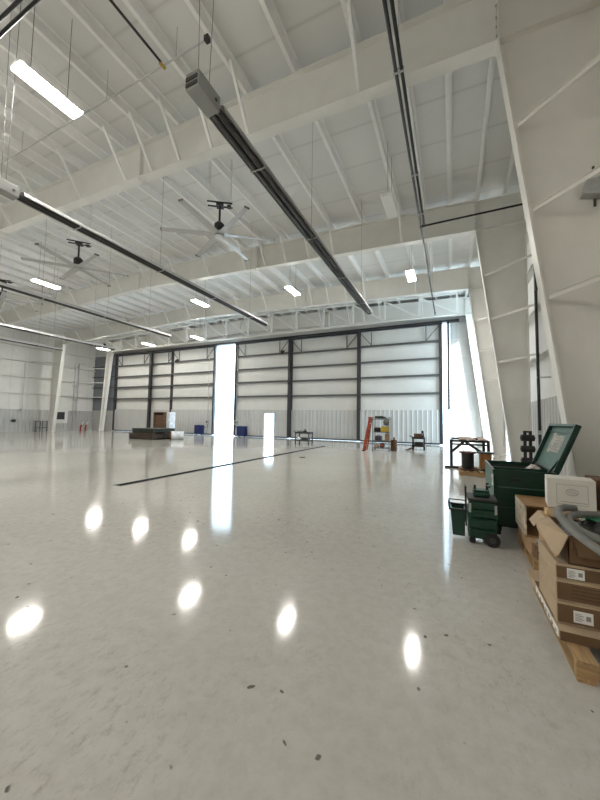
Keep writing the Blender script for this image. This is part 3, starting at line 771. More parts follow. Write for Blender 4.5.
# second pallet with the open crate
pallet(.80, 1.85, 4.45, 5.5, 'wooden pallet behind the near one, under the open crate')
r = thing('open_crate', (1.15, 5.2, .29), 'open-fronted brown crate with pale slatted left end, under the white carton', 'crate')
x0, x1, y0, y1, z0, z1 = .775, 1.62, 4.78, 5.42, .285, .655
MB().box(x0, x1, y0, y1, z0, z0+.018).box(x0, x1, y0, y1, z1-.02, z1).box(x1-.02, x1, y0, y1, z0, z1).box(x0, x1, y1-.02, y1, z0, z1).build('shell', mat('crate_brown', (.27, .15, .06), .75, var=.12, scale=6), r)
for k in range(5):
    z = z0+.01+k*.073
    MB().box(x0-.004, x0+.018, y0, y1, z, z+.062).build('slat', mat('pale_slat', (.55, .47, .36), .75, var=.15, scale=9), r)
carton('carton', .80, 1.55, 4.60, 5.45, .132, .283, 'flat brown carton under the open crate', m=CARD, tape=False)
carton('carton', .83, 1.20, 4.46, 4.595, .132, .245, 'small brown carton at the front of the second pallet', m=CARDD, tape=False)
random.seed(5); s = MB()
p = []
for k in range(40): p.append(Vector((random.uniform(.84, 1.02), random.uniform(4.48, 4.57), random.uniform(.262, .35))))
s.tube(smooth_path(p[:26], 3), .012, 6); solo('crumpled_plastic', s, CRUMP, 'crumpled silver plastic strip on the small brown carton', 'plastic')
s = MB().cbox(1.50, 1.78, 4.85, 5.2, .66, .98, .01); 
r = thing('rust_box', (1.62, 5.0, .66), 'rust-brown box at right edge beside the white carton', 'box')
MB().cbox(1.50, 1.85, 4.88, 5.3, .657, 1.0, .01).build('body', BROWN, r); MB().box(1.50, 1.85, 4.874, 4.88, .80, .84).build('strap', INK, r)

# green job-site box ------------------------------------------------------------
jx0, jx1, jy0, jy1, jz0, jz1 = .540, 1.30, 5.62, 6.95, .14, .95
r = thing('job_site_box', ((jx0+jx1)/2, (jy0+jy1)/2, 0), 'dark green steel job box with its lid propped open', 'tool box')
t = .02
s = MB().box(jx0, jx1, jy0, jy0+t, jz0, jz1).box(jx0, jx1, jy1-t, jy1, jz0, jz1).box(jx1-t, jx1, jy0, jy1, jz0, jz1).box(jx0, jx1, jy0, jy1, jz0, jz0+t)
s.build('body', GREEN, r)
MB().box(jx0-.002, jx0+t, jy0, jy1, jz0, jz1).build('lit_side_panel', GREENL, r)  # left side given a paler green for the light falling on it
s = MB().box(jx0-.01, jx1+.01, jy0-.012, jy0, jz1-.05, jz1+.005).box(jx0-.012, jx0, jy0-.012, jy1, jz1-.05, jz1+.005).box(jx0, jx1, jy0-.015, jy0, .69, .715).box(jx0, jx1, jy0-.010, jy0, .40, .42)
s.build('rim', GREEN, r)
MB().box(jx0+.06, jx1-.06, jy0-.016, jy0-.014, .700, .712).build('edge_strip', GREENL, r)
s = MB(); s.tube([(jx0-.005, jy0+.45, .62), (jx0-.05, jy0+.45, .60), (jx0-.05, jy0+.75, .60), (jx0-.005, jy0+.75, .62)], .012, 8); s.build('handle', GREEN, r)
q = MB().box(jx0-.005, jx0-.002, jy0+.10, jy0+.26, .70, .85).build('decal', PAPER, r)
MB().box(jx0-.0065, jx0-.005, jy0+.16, jy0+.19, .73, .83).box(jx0-.0065, jx0-.005, jy0+.21, jy0+.23, .73, .80).build('print', GREENL, q)
MB().box(jx0+.20, jx0+.34, jy0-.006, jy0, .80, .84).build('latch', BLACK, r)
for x in (jx0+.06, jx1-.06):
    for y in (jy0+.10, jy1-.10):
        s = MB().cyl((x-.025, y, .065), (x+.025, y, .065), .065, n=18).box(x-.04, x+.04, y-.03, y+.03, .12, .145).box(x-.038, x-.030, y-.02, y+.02, .06, .13).box(x+.030, x+.038, y-.02, y+.02, .06, .13)
        s.build('caster', RUBBER, r)
# lid: hinged along the right long edge
ang = math.radians(21.5)
ML = Matrix.Translation((jx1+.005, jy0-.01, jz1)) @ Matrix.Rotation(ang, 4, 'Y')
Ll = .715; Wl = jy1-jy0+.02
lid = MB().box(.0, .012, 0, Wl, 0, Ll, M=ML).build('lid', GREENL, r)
s = MB().box(-.055, .014, 0, .05, 0, Ll, M=ML).box(-.055, .014, Wl-.05, Wl, 0, Ll, M=ML).box(-.055, .014, .05, Wl-.05, Ll-.035, Ll, M=ML).box(-.02, .014, .05, Wl-.05, 0, .03, M=ML)
s.build('lid_rim', GREEN, lid)
MB().box(-.02, 0, .06, Wl-.06, Ll-.13, Ll-.11, M=ML).build('lid_stiffener', GREEN, lid)
q = MB().box(-.004, -.0005, .40, .86, .27, .54, M=ML).box(-.004, -.0005, .86, 1.02, .25, .58, M=ML).build('instruction_sheet', mat('faded_sheet', (.42, .40, .35), .7, var=.2, scale=14), lid)
s = MB(); random.seed(9)
for a in range(5):
    for b_ in range(4): s.box(-.0055, -.004, .43+b_*.105, .43+b_*.105+.07*random.uniform(.5, 1), .30+a*.048, .30+a*.048+.02, M=ML)
s.build('print', INKG, q)
s = MB().bar((jx1-.12, jy0+.03, jz1-.04), ML @ Vector((-.04, .05, .22)), .025, .02); s.build('lid_stay', GREEN, r)
# things about the job box
s = MB(); random.seed(4)
s = scrap(1.02, 6.62, .93, .34, PAPER, 6)
r = thing('tray', ((jx0+jx1)/2, 6.5, .90), 'dark steel tray set inside the open job box', 'tray')
MB().box(jx0+.021, jx1-.021, 6.10, jy1-.021, .872, .885).box(jx0+.021, jx0+.03, 6.10, jy1-.021, .885, .94).box(jx1-.03, jx1-.021, 6.10, jy1-.021, .885, .94).build('tray_pan', mat('dull_black_iron', (.012, .012, .012), .95, var=.1, spec=.1), r)
MB().box(jx0+.02, jx1-.02, 6.08, 6.10, .84, .94).build('tray_lip', GREEN, r)
s = MB(); random.seed(8); vs = []
for j in range(7):
    for i in range(7):
        u, v = i/3-1, j/3-1; vs.append((1.14+u*.11, 6.22+v*.10, .886+max(0, .10*(1-u*u)*(1-v*v))+random.uniform(0, .028)))
F = [(j*7+i, j*7+i+1, j*7+8+i, j*7+7+i) for j in range(6) for i in range(6)]
s.add(vs+[(a, b, .885) for a, b, c in vs], F+[tuple(q+49 for q in f[::-1]) for f in F]+[(i, i+49, i+50, i+1) for i in range(6)]+[(42+i+1, 42+i+50, 42+i+49, 42+i) for i in range(6)]+[(7*j+7, 7*j+56, 7*j+49, 7*j) for j in range(6)]+[(7*j+6, 7*j+55, 7*j+62, 7*j+13) for j in range(6)])
solo('shop_rag', s, mat('rag_white_red', (.72, .62, .60), .9, var=.35, scale=9), 'crumpled white and reddish rag lying in the open job box', 'rag')

# wheeled tool chest with side bin ----------------------------------------------
cx0, cx1, cy0, cy1 = .182, .522, 5.10, 5.50
r = thing('rolling_tool_chest', ((cx0+cx1)/2, (cy0+cy1)/2, 0), 'stacked green plastic tool chest on wheels with a side bin', 'tool chest')
MB().cbox(cx0, cx1, cy0, cy1, .075, .20, .02).build('base_section', GREENP, r)
MB().cbox(cx0-.005, cx1+.005, cy0-.008, cy1, .205, .335, .02).build('lower_drawer', GREENP, r)
MB().cbox(cx0-.012, cx1+.01, cy0-.012, cy1, .340, .455, .025).box(.27, .43, cy0-.03, cy0-.01, .375, .395).build('middle_section', GREENP, r)
MB().cbox(cx0+.01, cx1-.005, cy0, cy1, .455, .575, .02).build('upper_section', GREENP, r)
MB().cbox(cx0-.012, cx1+.012, cy0-.015, cy1+.01, .575, .605, .012).build('top_tray', mat('dull_black_plastic', (.05, .045, .043), .6), r)
for x in (cx0+.005, cx1-.03): MB().box(x, x+.03, cy0-.018, cy0-.008, .42, .54).build('latch', GALV, r)
for x in (cx1-.055, cx0+.10):
    pass
for y in (cy0-.045, cy1+.005):
    w_ = MB().cyl((cx1-.06, y, .088), (cx1-.06, y+.045, .088), .088, n=24).build('wheel', RUBBER, r)
    MB().cyl((cx1-.06, y-.004, .088), (cx1-.06, y+.049, .088), .04, n=16).build('hub', MATS['dull_black_plastic'], w_)
for y in (cy0+.03, cy1-.06):
    MB().cyl((cx0+.05, y, .04), (cx0+.05, y+.03, .04), .04, n=16).box(cx0+.02, cx0+.08, y-.005, y+.035, .06, .085).build('caster', RUBBER, r)
s = MB().bar((cx0-.025, cy1-.10, .20), (cx0-.025, cy1-.10, .73), .018, .018).bar((cx0-.025, cy1-.10, .73), (cx0-.025, cy1-.30, .73), .022, .022).bar((cx0-.025, cy1-.30, .20), (cx0-.025, cy1-.30, .73), .018, .018); s.build('pull_handle', BLACK, r)
# side bin: tapered open bucket
s = MB(); bx0, bx1, by0, by1 = -.035, .145, 5.16, 5.42
o1 = [(bx0+.02, by0+.02, .06), (bx1-.005, by0+.02, .06), (bx1-.005, by1-.02, .06), (bx0+.02, by1-.02, .06)]
o2 = [(bx0-.005, by0, .42), (bx1, by0, .42), (bx1, by1, .42), (bx0-.005, by1, .42)]
i2 = [(bx0+.007, by0+.012, .42), (bx1-.012, by0+.012, .42), (bx1-.012, by1-.012, .42), (bx0+.007, by1-.012, .42)]
i1 = [(bx0+.03, by0+.03, .07), (bx1-.015, by0+.03, .07), (bx1-.015, by1-.03, .07), (bx0+.03, by1-.03, .07)]
F = [(3, 2, 1, 0)]+[(i, (i+1) % 4, 4+(i+1) % 4, 4+i) for i in range(4)]+[(4+i, 4+(i+1) % 4, 8+(i+1) % 4, 8+i) for i in range(4)]+[(8+i, 8+(i+1) % 4, 12+(i+1) % 4, 12+i) for i in range(4)]+[(12, 13, 14, 15)]
s.add(o1+o2+i2+i1, F); bn = s.build('side_bin', GREENP, r)
s = MB().box(bx0-.025, bx1+.01, by0-.02, by0+.0, .41, .435).box(bx0-.025, bx1+.01, by1, by1+.02, .41, .435).box(bx0-.025, bx0-.005, by0, by1, .41, .435).box(bx1, bx1+.01, by0, by1, .41, .435); s.build('bin_rim', BLACK, bn)
s = MB().tube([(bx0-.02, by0-.005, .425), (bx0-.03, by0+.0, .50), (bx0-.03, by1, .50), (bx0-.02, by1, .425)], .008, 8).tube([(bx0-.03, by0, .50), (bx1, by0, .50)], .008, 8).tube([(bx0-.03, by1, .50), (bx1+.02, by1, .50)], .008, 8); s.build('bin_hoop', BLACK, bn)
MB().box(bx1, cx0+.01, 5.25, 5.33, .36, .40).build('bin_hook', BLACK, bn)
r = thing('tool_case', (.36, 5.30, .61), 'green plastic tool case with raised handle on top of the tool chest', 'tool case')
MB().cbox(.245, .455, 5.20, 5.42, .607, .675, .02).build('body', GREENP, r); MB().cbox(.25, .45, 5.21, 5.41, .677, .70, .012).build('lid', GREENP, r)
MB().bar((.275, 5.31, .70), (.275, 5.31, .755), .02, .03).bar((.425, 5.31, .70), (.425, 5.31, .755), .02, .03).build('handle', BLACK, r)

# black roller stand behind the job box -------------------------------------------
r = thing('roller_stand', (1.55, 9.0, 0), 'black upright stand with three bulging rollers, behind the green job box', 'stand')
MB().bar((1.495, 9, .05), (1.495, 9, 1.46), .055, .06).build('upright', BLACK, r); MB().bar((1.60, 9, .05), (1.60, 9, 1.46), .055, .06).build('upright', BLACK, r)
for z in (1.30, 1.05, .78): MB().cyl((1.42, 9, z), (1.675, 9, z), .075, n=18).cyl((1.405, 9, z), (1.69, 9, z), .03, n=12).build('roller', BLACK, r)
MB().bar((1.48, 9, 1.44), (1.615, 9, 1.44), .05, .04).build('top_bar', BLACK, r)
MB().box(1.30, 1.80, 8.97, 9.03, 0, .05).box(1.52, 1.58, 8.7, 9.3, 0, .05).build('foot', BLACK, r)
s = MB().tube(smooth_path([Vector(q) for q in [(1.70, 8.85, .02), (1.76, 8.8, .35), (1.70, 8.85, .72), (1.62, 8.92, .80), (1.80, 8.85, .62), (1.90, 8.8, .3), (1.92, 8.7, .02)]], 6), .014, 8); solo('cable', s, BLACK, 'black cable looping beside the roller stand', 'cable')

# steel frame table with planks, cable reels, pallet -------------------------------
r = thing('frame_table', (.5, 14.6, 0), 'black steel frame table with diagonal braces, behind the cable reels', 'table')
TX0, TX1, TY0, TY1, TZ = -.06, 1.15, 13.5, 15.5, .98
for x in (TX0, TX1):
    for y in (TY0, TY1): MB().bar((x, y, 0), (x, y, TZ), .10, .10).build('leg', BLACK, r)
for y in (TY0, TY1): MB().bar((TX0, y, TZ-.04), (TX1, y, TZ-.04), .07, .08).bar((TX0, y, .82), (TX1, y, .82), .05, .06).build('cross_rail', BLACK, r)
for x in (TX0, TX1): MB().bar((x, TY0, TZ-.04), (x, TY1, TZ-.04), .07, .08).build('side_rail', BLACK, r)
MB().bar((TX0, TY0-.02, .52), (TX0+.42, TY0-.02, TZ-.06), .08, .09).build('diagonal_brace', BLACK, r)
MB().bar((TX1, TY0-.02, .40), (TX0+.48, TY0-.02, TZ-.06), .08, .09).build('diagonal_brace', BLACK, r)
MB().bar((TX0, TY0+.02, .62), (TX0, TY1-.6, TZ-.06), .08, .09).build('diagonal_brace', BLACK, r)
s = MB().bar((-.28, 13.0, .035), (.55, 13.0, .035), .08, .07); solo('steel_bar', s, BLACK, 'black steel bar lying on the floor in front of the frame table', 'bar')
for k, (x, a) in enumerate(((.22, 0.0), (.52, .04), (.84, -.03))):
    M = Matrix.Translation((x, 13.35, TZ+.004)) @ Matrix.Rotation(a, 4, 'Z')
    s = MB().cbox(0, .24, 0, 2.3, 0, .038, .004, M=M); solo('plank', s, PLANK, '%s pinkish plank lying on the black frame table' % ('left', 'middle', 'right')[k], 'plank', 'planks on the frame table')
pallet(.17, 1.22, 11.25, 12.75, 'wooden pallet on the floor carrying the two cable reels')
def reel(x, y, label, md, mc, rr, zt):
    r = thing('cable_reel', (x, y, .13), label, 'reel', 'cable reels on the pallet')
    MB().lathe([(rr, .132), (rr, .165)], (x, y, 0)).build('bottom_flange', md, r); MB().lathe([(rr, zt-.04), (rr, zt)], (x, y, 0)).build('top_flange', md, r)
    MB().cyl((x, y, .165), (x, y, zt-.04), rr*.45, n=24).build('core', mc, r)
    s = MB(); p = []
    nturn = 14
    for k in range(nturn*16+1):
        t = 2*PI*k/16; z = .19+(zt-.04-.19-.02)*k/(nturn*16); p.append(Vector((x+rr*.66*math.cos(t), y+rr*.66*math.sin(t), z)))
    s.tube(p, .02, 6); s.build('wound_cable', BLACK if mc is not OWOOD else OWOOD, r)
reel(.42, 11.75, 'cable reel with dark red-brown top, left on the pallet', mat('reel_dark_red', (.10, .035, .025), .7, var=.15), BLACK, .245, .70)
reel(.93, 11.95, 'cable reel with black top and orange core, right on the pallet', BLACK, OWOOD, .245, .70)
s = MB().tube(smooth_path([Vector(q) for q in [(.30, 11.75, .715), (.36, 11.70, .80), (.46, 11.72, .82), (.52, 11.80, .715)]], 6), .008, 6); solo('cable_end', s, BLACK, 'thin cable loop standing on the left cable reel', 'cable')
# conduit and switch on third column web
r = thing('conduit_drop', (2.3, FR[2]-.05, 0), 'thin grey conduit with a box on the third right-hand column', 'conduit')
MB().tube([(2.40, FR[2]-.04, 2.35), (2.40, FR[2]-.04, .9)], .025, 8).build('conduit', GALV, r); MB().cbox(2.33, 2.46, FR[2]-.13, FR[2]-.012, .45, .92, .01).build('switch_box', OFFW, r)

# trench drain and clean-out ------------------------------------------------------------
r = thing('trench_drain', (-7.23, 12.4, 0), 'long black trench drain set in the floor', 'drain')
MB().box(-7.36, -7.10, 5.30, 19.45, 0, .004).build('frame', BLACK, r)
s = MB().box(-7.33, -7.13, 5.33, 19.42, .004, .006)
k = 5.4
s.build('grate', mat('dull_black_iron', (.012, .012, .012), .95, var=.1, spec=.1), r)
s = MB().cyl((-5.92, 13.02, 0), (-5.92, 13.02, .02), .13, n=20); solo('floor_cleanout', s, BLACK, 'small dark round clean-out cover on the floor beyond the drain', 'cover')

# utility cart with tools -----------------------------------------------------------------
def cart(x0, x1, y0, y1, zt, zl, label, m=BLACK):
    r = thing('utility_cart', ((x0+x1)/2, (y0+y1)/2, 0), label, 'cart')
    for z, nm in ((zt, 'top_shelf'), (zl, 'lower_shelf')):
        MB().box(x0, x1, y0, y1, z-.10, z-.08).box(x0, x1, y0, y0+.02, z-.10, z).box(x0, x1, y1-.02, y1, z-.10, z).box(x0, x0+.02, y0, y1, z-.10, z).box(x1-.02, x1, y0, y1, z-.10, z).build(nm, m, r)
    for x in (x0+.05, x1-.05):
        for y in (y0+.05, y1-.05):
            MB().bar((x, y, zl-.10), (x, y, zt-.09), .07, .05).build('leg', m, r)
            MB().cyl((x-.025, y, .065), (x+.025, y, .065), .065, n=16).box(x-.03, x+.03, y-.03, y+.03, .07, zl-.09).build('caster', RUBBER, r)
    MB().tube([(x0+.03, y0+.1, zt-.02), (x0-.14, y0+.1, zt+.06), (x0-.14, y1-.1, zt+.06), (x0+.03, y1-.1, zt-.02)], .016, 8).build('push_handle', m, r)
    return r
DG = mat('dark_grey_plastic', (.045, .05, .052), .55, var=.1)
cart(-9.55, -8.50, 19.7, 20.4, .80, .30, 'dark grey utility cart with tools, standing alone before the doors', DG)
r = thing('power_tool', (-8.95, 20.0, .72), 'small black power tool on the lone cart', 'tool'); MB().cbox(-9.05, -8.80, 19.9, 20.1, .722, .90, .03).build('body', BLACK, r); MB().cyl((-8.92, 20, .90), (-8.92, 20, 1.0), .05, n=10).build('grip', DG, r)
r = thing('tool_bag', (-9.25, 20.0, .72), 'low dark tool bag on the lone cart', 'bag'); MB().cbox(-9.45, -9.1, 19.8, 20.2, .722, .84, .04).build('body', BLACK, r); MB().tube([(-9.4, 20, .84), (-9.36, 20, .90), (-9.2, 20, .90), (-9.15, 20, .84)], .012, 6).build('strap', DG, r)
r = thing('jug', (-9.30, 19.85, .22), 'white plastic jug on the lower shelf of the lone cart', 'jug'); MB().lathe([(.08, .222), (.09, .25), (.09, .40), (.035, .47), (.035, .50)], (-9.32, 19.85, 0), 16).build('body', PAPER, r); MB().lathe([(.04, .50), (.04, .53)], (-9.32, 19.85, 0), 12).build('cap', RED, r)
r = thing('tool_bag', (-8.95, 20.05, .22), 'black tool bag on the lower shelf of the lone cart', 'bag'); MB().cbox(-9.15, -8.65, 19.85, 20.25, .222, .40, .05).build('body', BLACK, r)

# rolling rack with tools + stepladder + barrel + second cart --------------------------------
RX0, RX1, RY0, RY1 = -3.95, -3.08, 17.9, 18.5
r = thing('rolling_rack', ((RX0+RX1)/2, 18.2, 0), 'tall rolling wire rack loaded with tools, behind the orange stepladder', 'rack')
for x in (RX0, RX1):
    for y in (RY0, RY1):
        MB().bar((x, y, .1), (x, y, 1.85), .035, .035).build('post', GIRTD, r)
        MB().cyl((x-.02, y, .055), (x+.02, y, .055), .055, n=14).build('caster', RUBBER, r)
for z in (.16, .55, 1.02, 1.72): MB().box(RX0, RX1, RY0, RY1, z-.02, z+.02).build('shelf', GIRTD, r)
s = MB().tube(smooth_path([Vector((RX0+.35+.28*math.cos(t*.9), 18.2+.22*math.sin(t*.9), 1.77+.008*t)) for t in range(14)], 5), .028, 8); solo('hose_coil', s, mat('dark_green_hose', (.02, .035, .022), .6), 'dark green hose coiled on top of the rolling rack', 'hose')
s = MB(); vs = []
s.lathe([(.05, 1.38), (.15, 1.42), (.17, 1.60), (.12, 1.72), (.05, 1.80)], (RX1-.12, 17.78, 0), 12); s.box(RX1-.14, RX1-.10, 17.78, 17.9, 1.74, 1.78); solo('drawstring_bag', s, mat('grey_green_canvas', (.10, .11, .095), .9), 'grey-green bag hanging at the right of the rack', 'bag')
random.seed(12)
def rackbox(name, x0, x1, z0, z1, m, label, cat):
    r = thing(name, ((x0+x1)/2, 18.15, z0), label, cat); MB().cbox(x0, x1, 17.95, 18.4, z0+.001, z1, .02).build('body', m, r); MB().bar((x0+.06, 18.1, z1+.03), (x1-.06, 18.1, z1+.03), .02, .02).bar((x0+.07, 18.1, z1), (x0+.07, 18.1, z1+.03), .02, .02).bar((x1-.07, 18.1, z1), (x1-.07, 18.1, z1+.03), .02, .02).build('handle', BLACK, r)
rackbox('drill_case', RX0+.42, RX1-.04, 1.04, 1.32, YELLOW, 'yellow tool case on the upper shelf of the rack', 'tool case')
rackbox('tool_case', RX0+.05, RX0+.38, 1.04, 1.26, BLACK, 'black tool case beside the yellow one on the rack', 'tool case')
rackbox('parts_box', RX1-.24, RX1-.04, .57, .95, mat('tan_fibre', (.33, .20, .09), .8), 'tan box standing on the middle shelf of the rack', 'box')
rackbox('tool_case', RX0+.10, RX0+.42, .57, .80, mat('dark_violet_plastic', (.05, .04, .06), .5), 'dark case on the middle shelf of the rack', 'tool case')
rackbox('parts_box', RX0+.06, RX0+.26, .18, .30, CARDL, 'low tan box on the bottom shelf of the rack', 'box')
r = thing('battery_charger', (RX0+.48, 18.1, .18), 'black and red charger on the bottom shelf of the rack', 'charger'); MB().cbox(RX0+.36, RX0+.58, 17.95, 18.3, .181, .43, .03).build('body', BLACK, r); MB().box(RX0+.40, RX0+.54, 17.945, 17.95, .28, .36).build('face_plate', RED, r)
# stepladder leaning on the rack
r = thing('stepladder', (-4.25, 17.6, 0), 'orange fibreglass stepladder folded and leaning against the rack', 'ladder')
for y in (17.45, 17.85):
    MB().bar((-4.36, y, .03), (-4.02, y, 1.80), .03, .09, up=(0, 0, 1)).build('rail', ORANGE, r)
    MB().bar((-4.25, y+.02, .03), (-4.0, y+.02, 1.72), .025, .06).build('rear_rail', ORANGE, r)
    MB().box(-4.42, -4.30, y-.03, y+.03, 0, .06).build('foot', RUBBER, r)
for k in range(5):
    z = .3+k*.29; x = -4.36+.34*(z/1.8); MB().box(x-.05, x+.05, 17.45, 17.85, z, z+.025).build('step', ALU, r)
MB().box(-4.12, -3.95, 17.42, 17.88, 1.79, 1.83).build('top_cap', ORANGE, r)
r = thing('barrel', (-2.92, 18.5, 0), 'small brown drum with a spout on the floor right of the rack', 'drum')
MB().lathe([(.15, .0), (.16, .02), (.155, .25), (.163, .27), (.155, .29), (.155, .58), (.16, .60), (.10, .62)], (-2.92, 18.5, 0), 20).build('body', BROWN, r); MB().cyl((-2.92, 18.5, .62), (-2.92, 18.5, .74), .05, n=12).build('spout', BROWN, r)
cart(-2.12, -1.42, 19.6, 20.3, .74, .30, 'black utility cart carrying brown boxes, in front of the right door leaf', BLACK)
carton('carton', -2.0, -1.62, 19.7, 20.1, .662, .94, 'dark brown box on top of the right-hand cart', m=BROWN, tape=False)
r = thing('equipment_case', (-1.60, 19.95, .66), 'black case tilted on top of the right-hand cart', 'case'); M = Matrix.Translation((-1.60, 19.7, .662)) ; MB().prism([(0, 0), (.15, 0), (.10, .45), (-.01, .45)], 1, 0, .5, M=M).build('body', BLACK, r); MB().box(.03, .06, -.02, 0, .2, .3, M=M).build('latch', GALV, r)
carton('carton', -1.95, -1.52, 19.75, 20.15, .222, .46, 'black box on the lower shelf of the right-hand cart', m=BLACK, tape=False)
s = MB().tube(smooth_path([Vector(q) for q in [(-2.35, 19.3, .03), (-2.2, 19.25, .10), (-2.05, 19.3, .16), (-2.2, 19.38, .06), (-2.4, 19.35, .03), (-2.3, 19.2, .03)]], 5), .03, 8); solo('hose_coil', s, BROWN, 'brown hose heaped at the left foot of the right-hand cart', 'hose')

# left middle distance: sheet stacks, crate, wrapped load, roll -------------------------------
def skid(x0, x1, y0, y1, z0, z1, n, M, label, m, grp=None):
    r = thing('sheet_stack', tuple(M @ Vector(((x0+x1)/2, (y0+y1)/2, z0))), label, 'stack')
    h = (z1-z0-.10)/n
    for y in (y0+.05, (y0+y1)/2, y1-.15): MB().box(x0, x1, y, y+.10, z0, z0+.10, M=M).build('skid_runner', DWOOD, r)
    for k in range(n): MB().box(x0+.02*(k % 2), x1-.02*(k % 2), y0, y1, z0+.10+k*h, z0+.10+(k+.9)*h, M=M).build('sheet', m, r)
MS_ = Matrix.Translation((-19.45, 16.85, 0)) @ Matrix.Rotation(math.radians(0), 4, 'Z')
skid(-2.5, 0, 0, 2.4, 0, .42, 3, MS_, 'low stack of dark brown sheets on the floor, bottom of the pair', DWOOD)
skid(-2.3, -.05, .1, 2.1, .425, .80, 3, MS_, 'stack of dark green-black sheets, on top of the brown sheets', mat('dark_green_sheet', (.025, .032, .024), .6, var=.2))
r = thing('shelving_crate', (-22.70, 20.9, 0), 'tall brown open shelving crate behind the stacked sheets', 'crate')
MB().box(-23.45, -23.37, 20.3, 21.3, 0, 2.08).box(-22.25, -22.17, 20.3, 21.3, 0, 2.08).box(-23.45, -22.17, 21.22, 21.3, 0, 2.08).build('side_board', mat('crate_dark', (.17, .10, .06), .75, var=.15), r)
for z in (.1, .78, 1.32, 2.0): MB().box(-23.37, -22.25, 20.3, 21.22, z, z+.08).build('shelf', MATS['crate_dark'], r)
for k, z in enumerate((.18, .86, 1.40)):
    carton('carton', -23.30, -22.35, 20.4, 21.1, z, z+.42, 'brown box on the %s shelf of the tall crate' % ('bottom', 'middle', 'top')[k], m=MATS['crate_dark'] if k else CARDD, tape=False)
r = thing('wrapped_load', (-21.9, 20.8, 0), 'tall white stretch-wrapped load beside the brown shelving crate', 'load')
MB().box(-22.14, -21.70, 20.43, 21.17, 0, .12).build('base', DWOOD, r); MB().cbox(-22.12, -21.72, 20.45, 21.15, .12, 2.08, .05).build('wrapped_body', WRAP, r)
r = thing('insulation_roll', (-18.9, 18.3, 0), 'big white wrapped roll with a brown end lying on the floor', 'roll')
a = Vector((-19.02, 18.0, .31)); b = Vector((-18.35, 18.7, .31)); d = (b-a).normalized()
MB().cyl(a+d*.12, b, .31, n=28).build('roll_body', WRAP, r); MB().cyl(a, a+d*.12, .31, n=28).build('brown_end', BROWN, r)
MB().cyl(a-d*.012, a+d*.01, .10, n=16).build('core', CARDL, r)

# left wall fittings ------------------------------------------------------------------------
xw = XL+.06
r = thing('wall_louver', (xw, 21.2, .9), 'black louvred vent in a white panel on the left wall', 'vent')
MB().box(XL+.03, xw, 21.0, 22.2, .80, 2.20).build('panel', PAPER, r)
MB().box(xw, xw+.05, 21.08, 21.85, 1.22, 2.02).build('louver', BLACK, r)
for k in range(5): MB().box(xw+.05, xw+.07, 21.1, 21.83, 1.28+k*.145, 1.34+k*.145).build('slat', GIRTD, r)
r = thing('wire_rack', (xw+.3, 19.5, 0), 'black wire rack standing against the left wall by the column', 'rack')
for y in (19.0, 19.42, 19.62, 20.05): MB().bar((xw+.25, y, 0), (xw+.25, y, 1.05), .05, .05).build('post', BLACK, r)
for z in (.35, 1.02): MB().bar((xw+.25, 19.0, z), (xw+.25, 19.42, z), .05, .05).bar((xw+.25, 19.62, z), (xw+.25, 20.05, z), .05, .05).bar((xw+.25, 19.42, z), (xw+.25, 19.62, z), .02, .02).build('rail', BLACK, r)
MB().box(xw+.05, xw+.45, 19.0, 19.06, 0, .04).box(xw+.05, xw+.45, 20.0, 20.06, 0, .04).build('foot', BLACK, r)
for k, y in enumerate((23.55, 24.1)):
    p = smooth_path([Vector((xw+.75, y-.35, .03)), Vector((xw+.50, y-.2, .25)), Vector((xw+.30, y, .60)), Vector((xw+.15, y+.30, .98))], 6)
    r = thing('tow_bar', (xw+.5, y, 0), '%s curved red and white bar leaning on the left wall' % ('left', 'right')[k], 'bar', 'bars leaning in the far left corner')
    MB().tube(p[:13], .075, 8).build('red_section', RED, r); MB().tube(p[12:], .075, 8).build('white_section', PAPER, r)
s = MB().cbox(xw, xw+.10, 17.05, 17.38, .95, 1.18, .02); solo('outlet_box', s, BLACK, 'small black box on the far left wall panel', 'box')
r = thing('conduit_drop', (xw+.2, 22.8, 0), 'pair of grey conduits running down the left wall near the corner', 'conduit')
MB().tube([(xw+.2, 22.6, .5), (xw+.2, 22.6, 7.6)], .035, 8).build('conduit', GALV, r); MB().tube([(xw+.2, 23.0, 1.6), (xw+.2, 23.0, 7.6), (xw+.2, 23.7, 7.7)], .035, 8).build('conduit', GALV, r)
for z in (2.0, 3.4, 5.0, 7.2): MB().box(XL+.01, xw+.22, 22.55, 23.05, z, z+.04).build('strut', GALV, r)
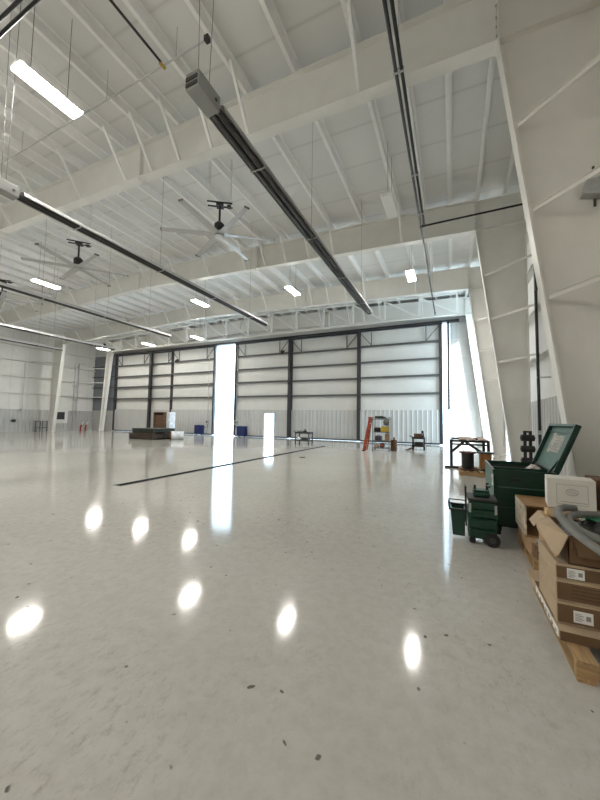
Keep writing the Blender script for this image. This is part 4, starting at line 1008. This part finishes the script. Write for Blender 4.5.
r = thing('conduit_drop', (xw+.2, 17.8, 2), 'grey conduit on the left wall before the column', 'conduit')
MB().tube([(xw+.2, 17.8, 2.2), (xw+.2, 17.8, 6.9)], .03, 8).build('conduit', GALV, r); MB().cbox(XL+.02, xw+.25, 17.7, 17.9, 2.1, 2.25, .01).build('box', GALV, r)

# ------------------------------------------------------------------ light and camera
w = bpy.data.worlds.new('sky'); sc.world = w; w.use_nodes = True
nt = w.node_tree; bg = nt.nodes['Background']
bg.inputs['Color'].default_value = (.62, .84, 1., 1); bg.inputs['Strength'].default_value = 3.4
sd = bpy.data.lights.new('sun', 'SUN'); sd.energy = 2.2; sd.angle = math.radians(.8); sd.color = (1, .97, .92)
so = bpy.data.objects.new('sun', sd); COL.objects.link(so)
d = Vector((-.55, .80, -.31)); so.rotation_euler = d.to_track_quat('-Z', 'Y').to_euler()

cd = bpy.data.cameras.new('camera'); co = bpy.data.objects.new('camera', cd); COL.objects.link(co); sc.camera = co
cd.sensor_fit = 'VERTICAL'; cd.sensor_height = 36; cd.lens = 326.87/800*36; cd.clip_end = 800; cd.clip_start = .05
yaw, pit, rol = math.radians(25.0349), math.radians(3.3937), math.radians(.9215)
Fv = Vector((-math.sin(yaw)*math.cos(pit), math.cos(yaw)*math.cos(pit), math.sin(pit))); Rv = Vector((math.cos(yaw), math.sin(yaw), 0)); Uv = Rv.cross(Fv)
R2 = Rv*math.cos(rol)+Uv*math.sin(rol); U2 = -Rv*math.sin(rol)+Uv*math.cos(rol)
m3 = Matrix((R2, U2, -Fv)).transposed()
co.matrix_world = Matrix.Translation((0, 0, 1.64)) @ m3.to_4x4()

for o in COL.objects:
    if '_o' in o: del o['_o']
vs_ = sc.view_settings; vs_.view_transform = 'Standard'; vs_.look = 'None'; vs_.gamma = 1; vs_.use_curve_mapping = False; vs_.exposure = 1.36
sc.cycles.max_bounces = 10; sc.cycles.diffuse_bounces = 6; sc.cycles.sample_clamp_indirect = 6; sc.cycles.caustics_reflective = False
sc.cycles.use_denoising = True
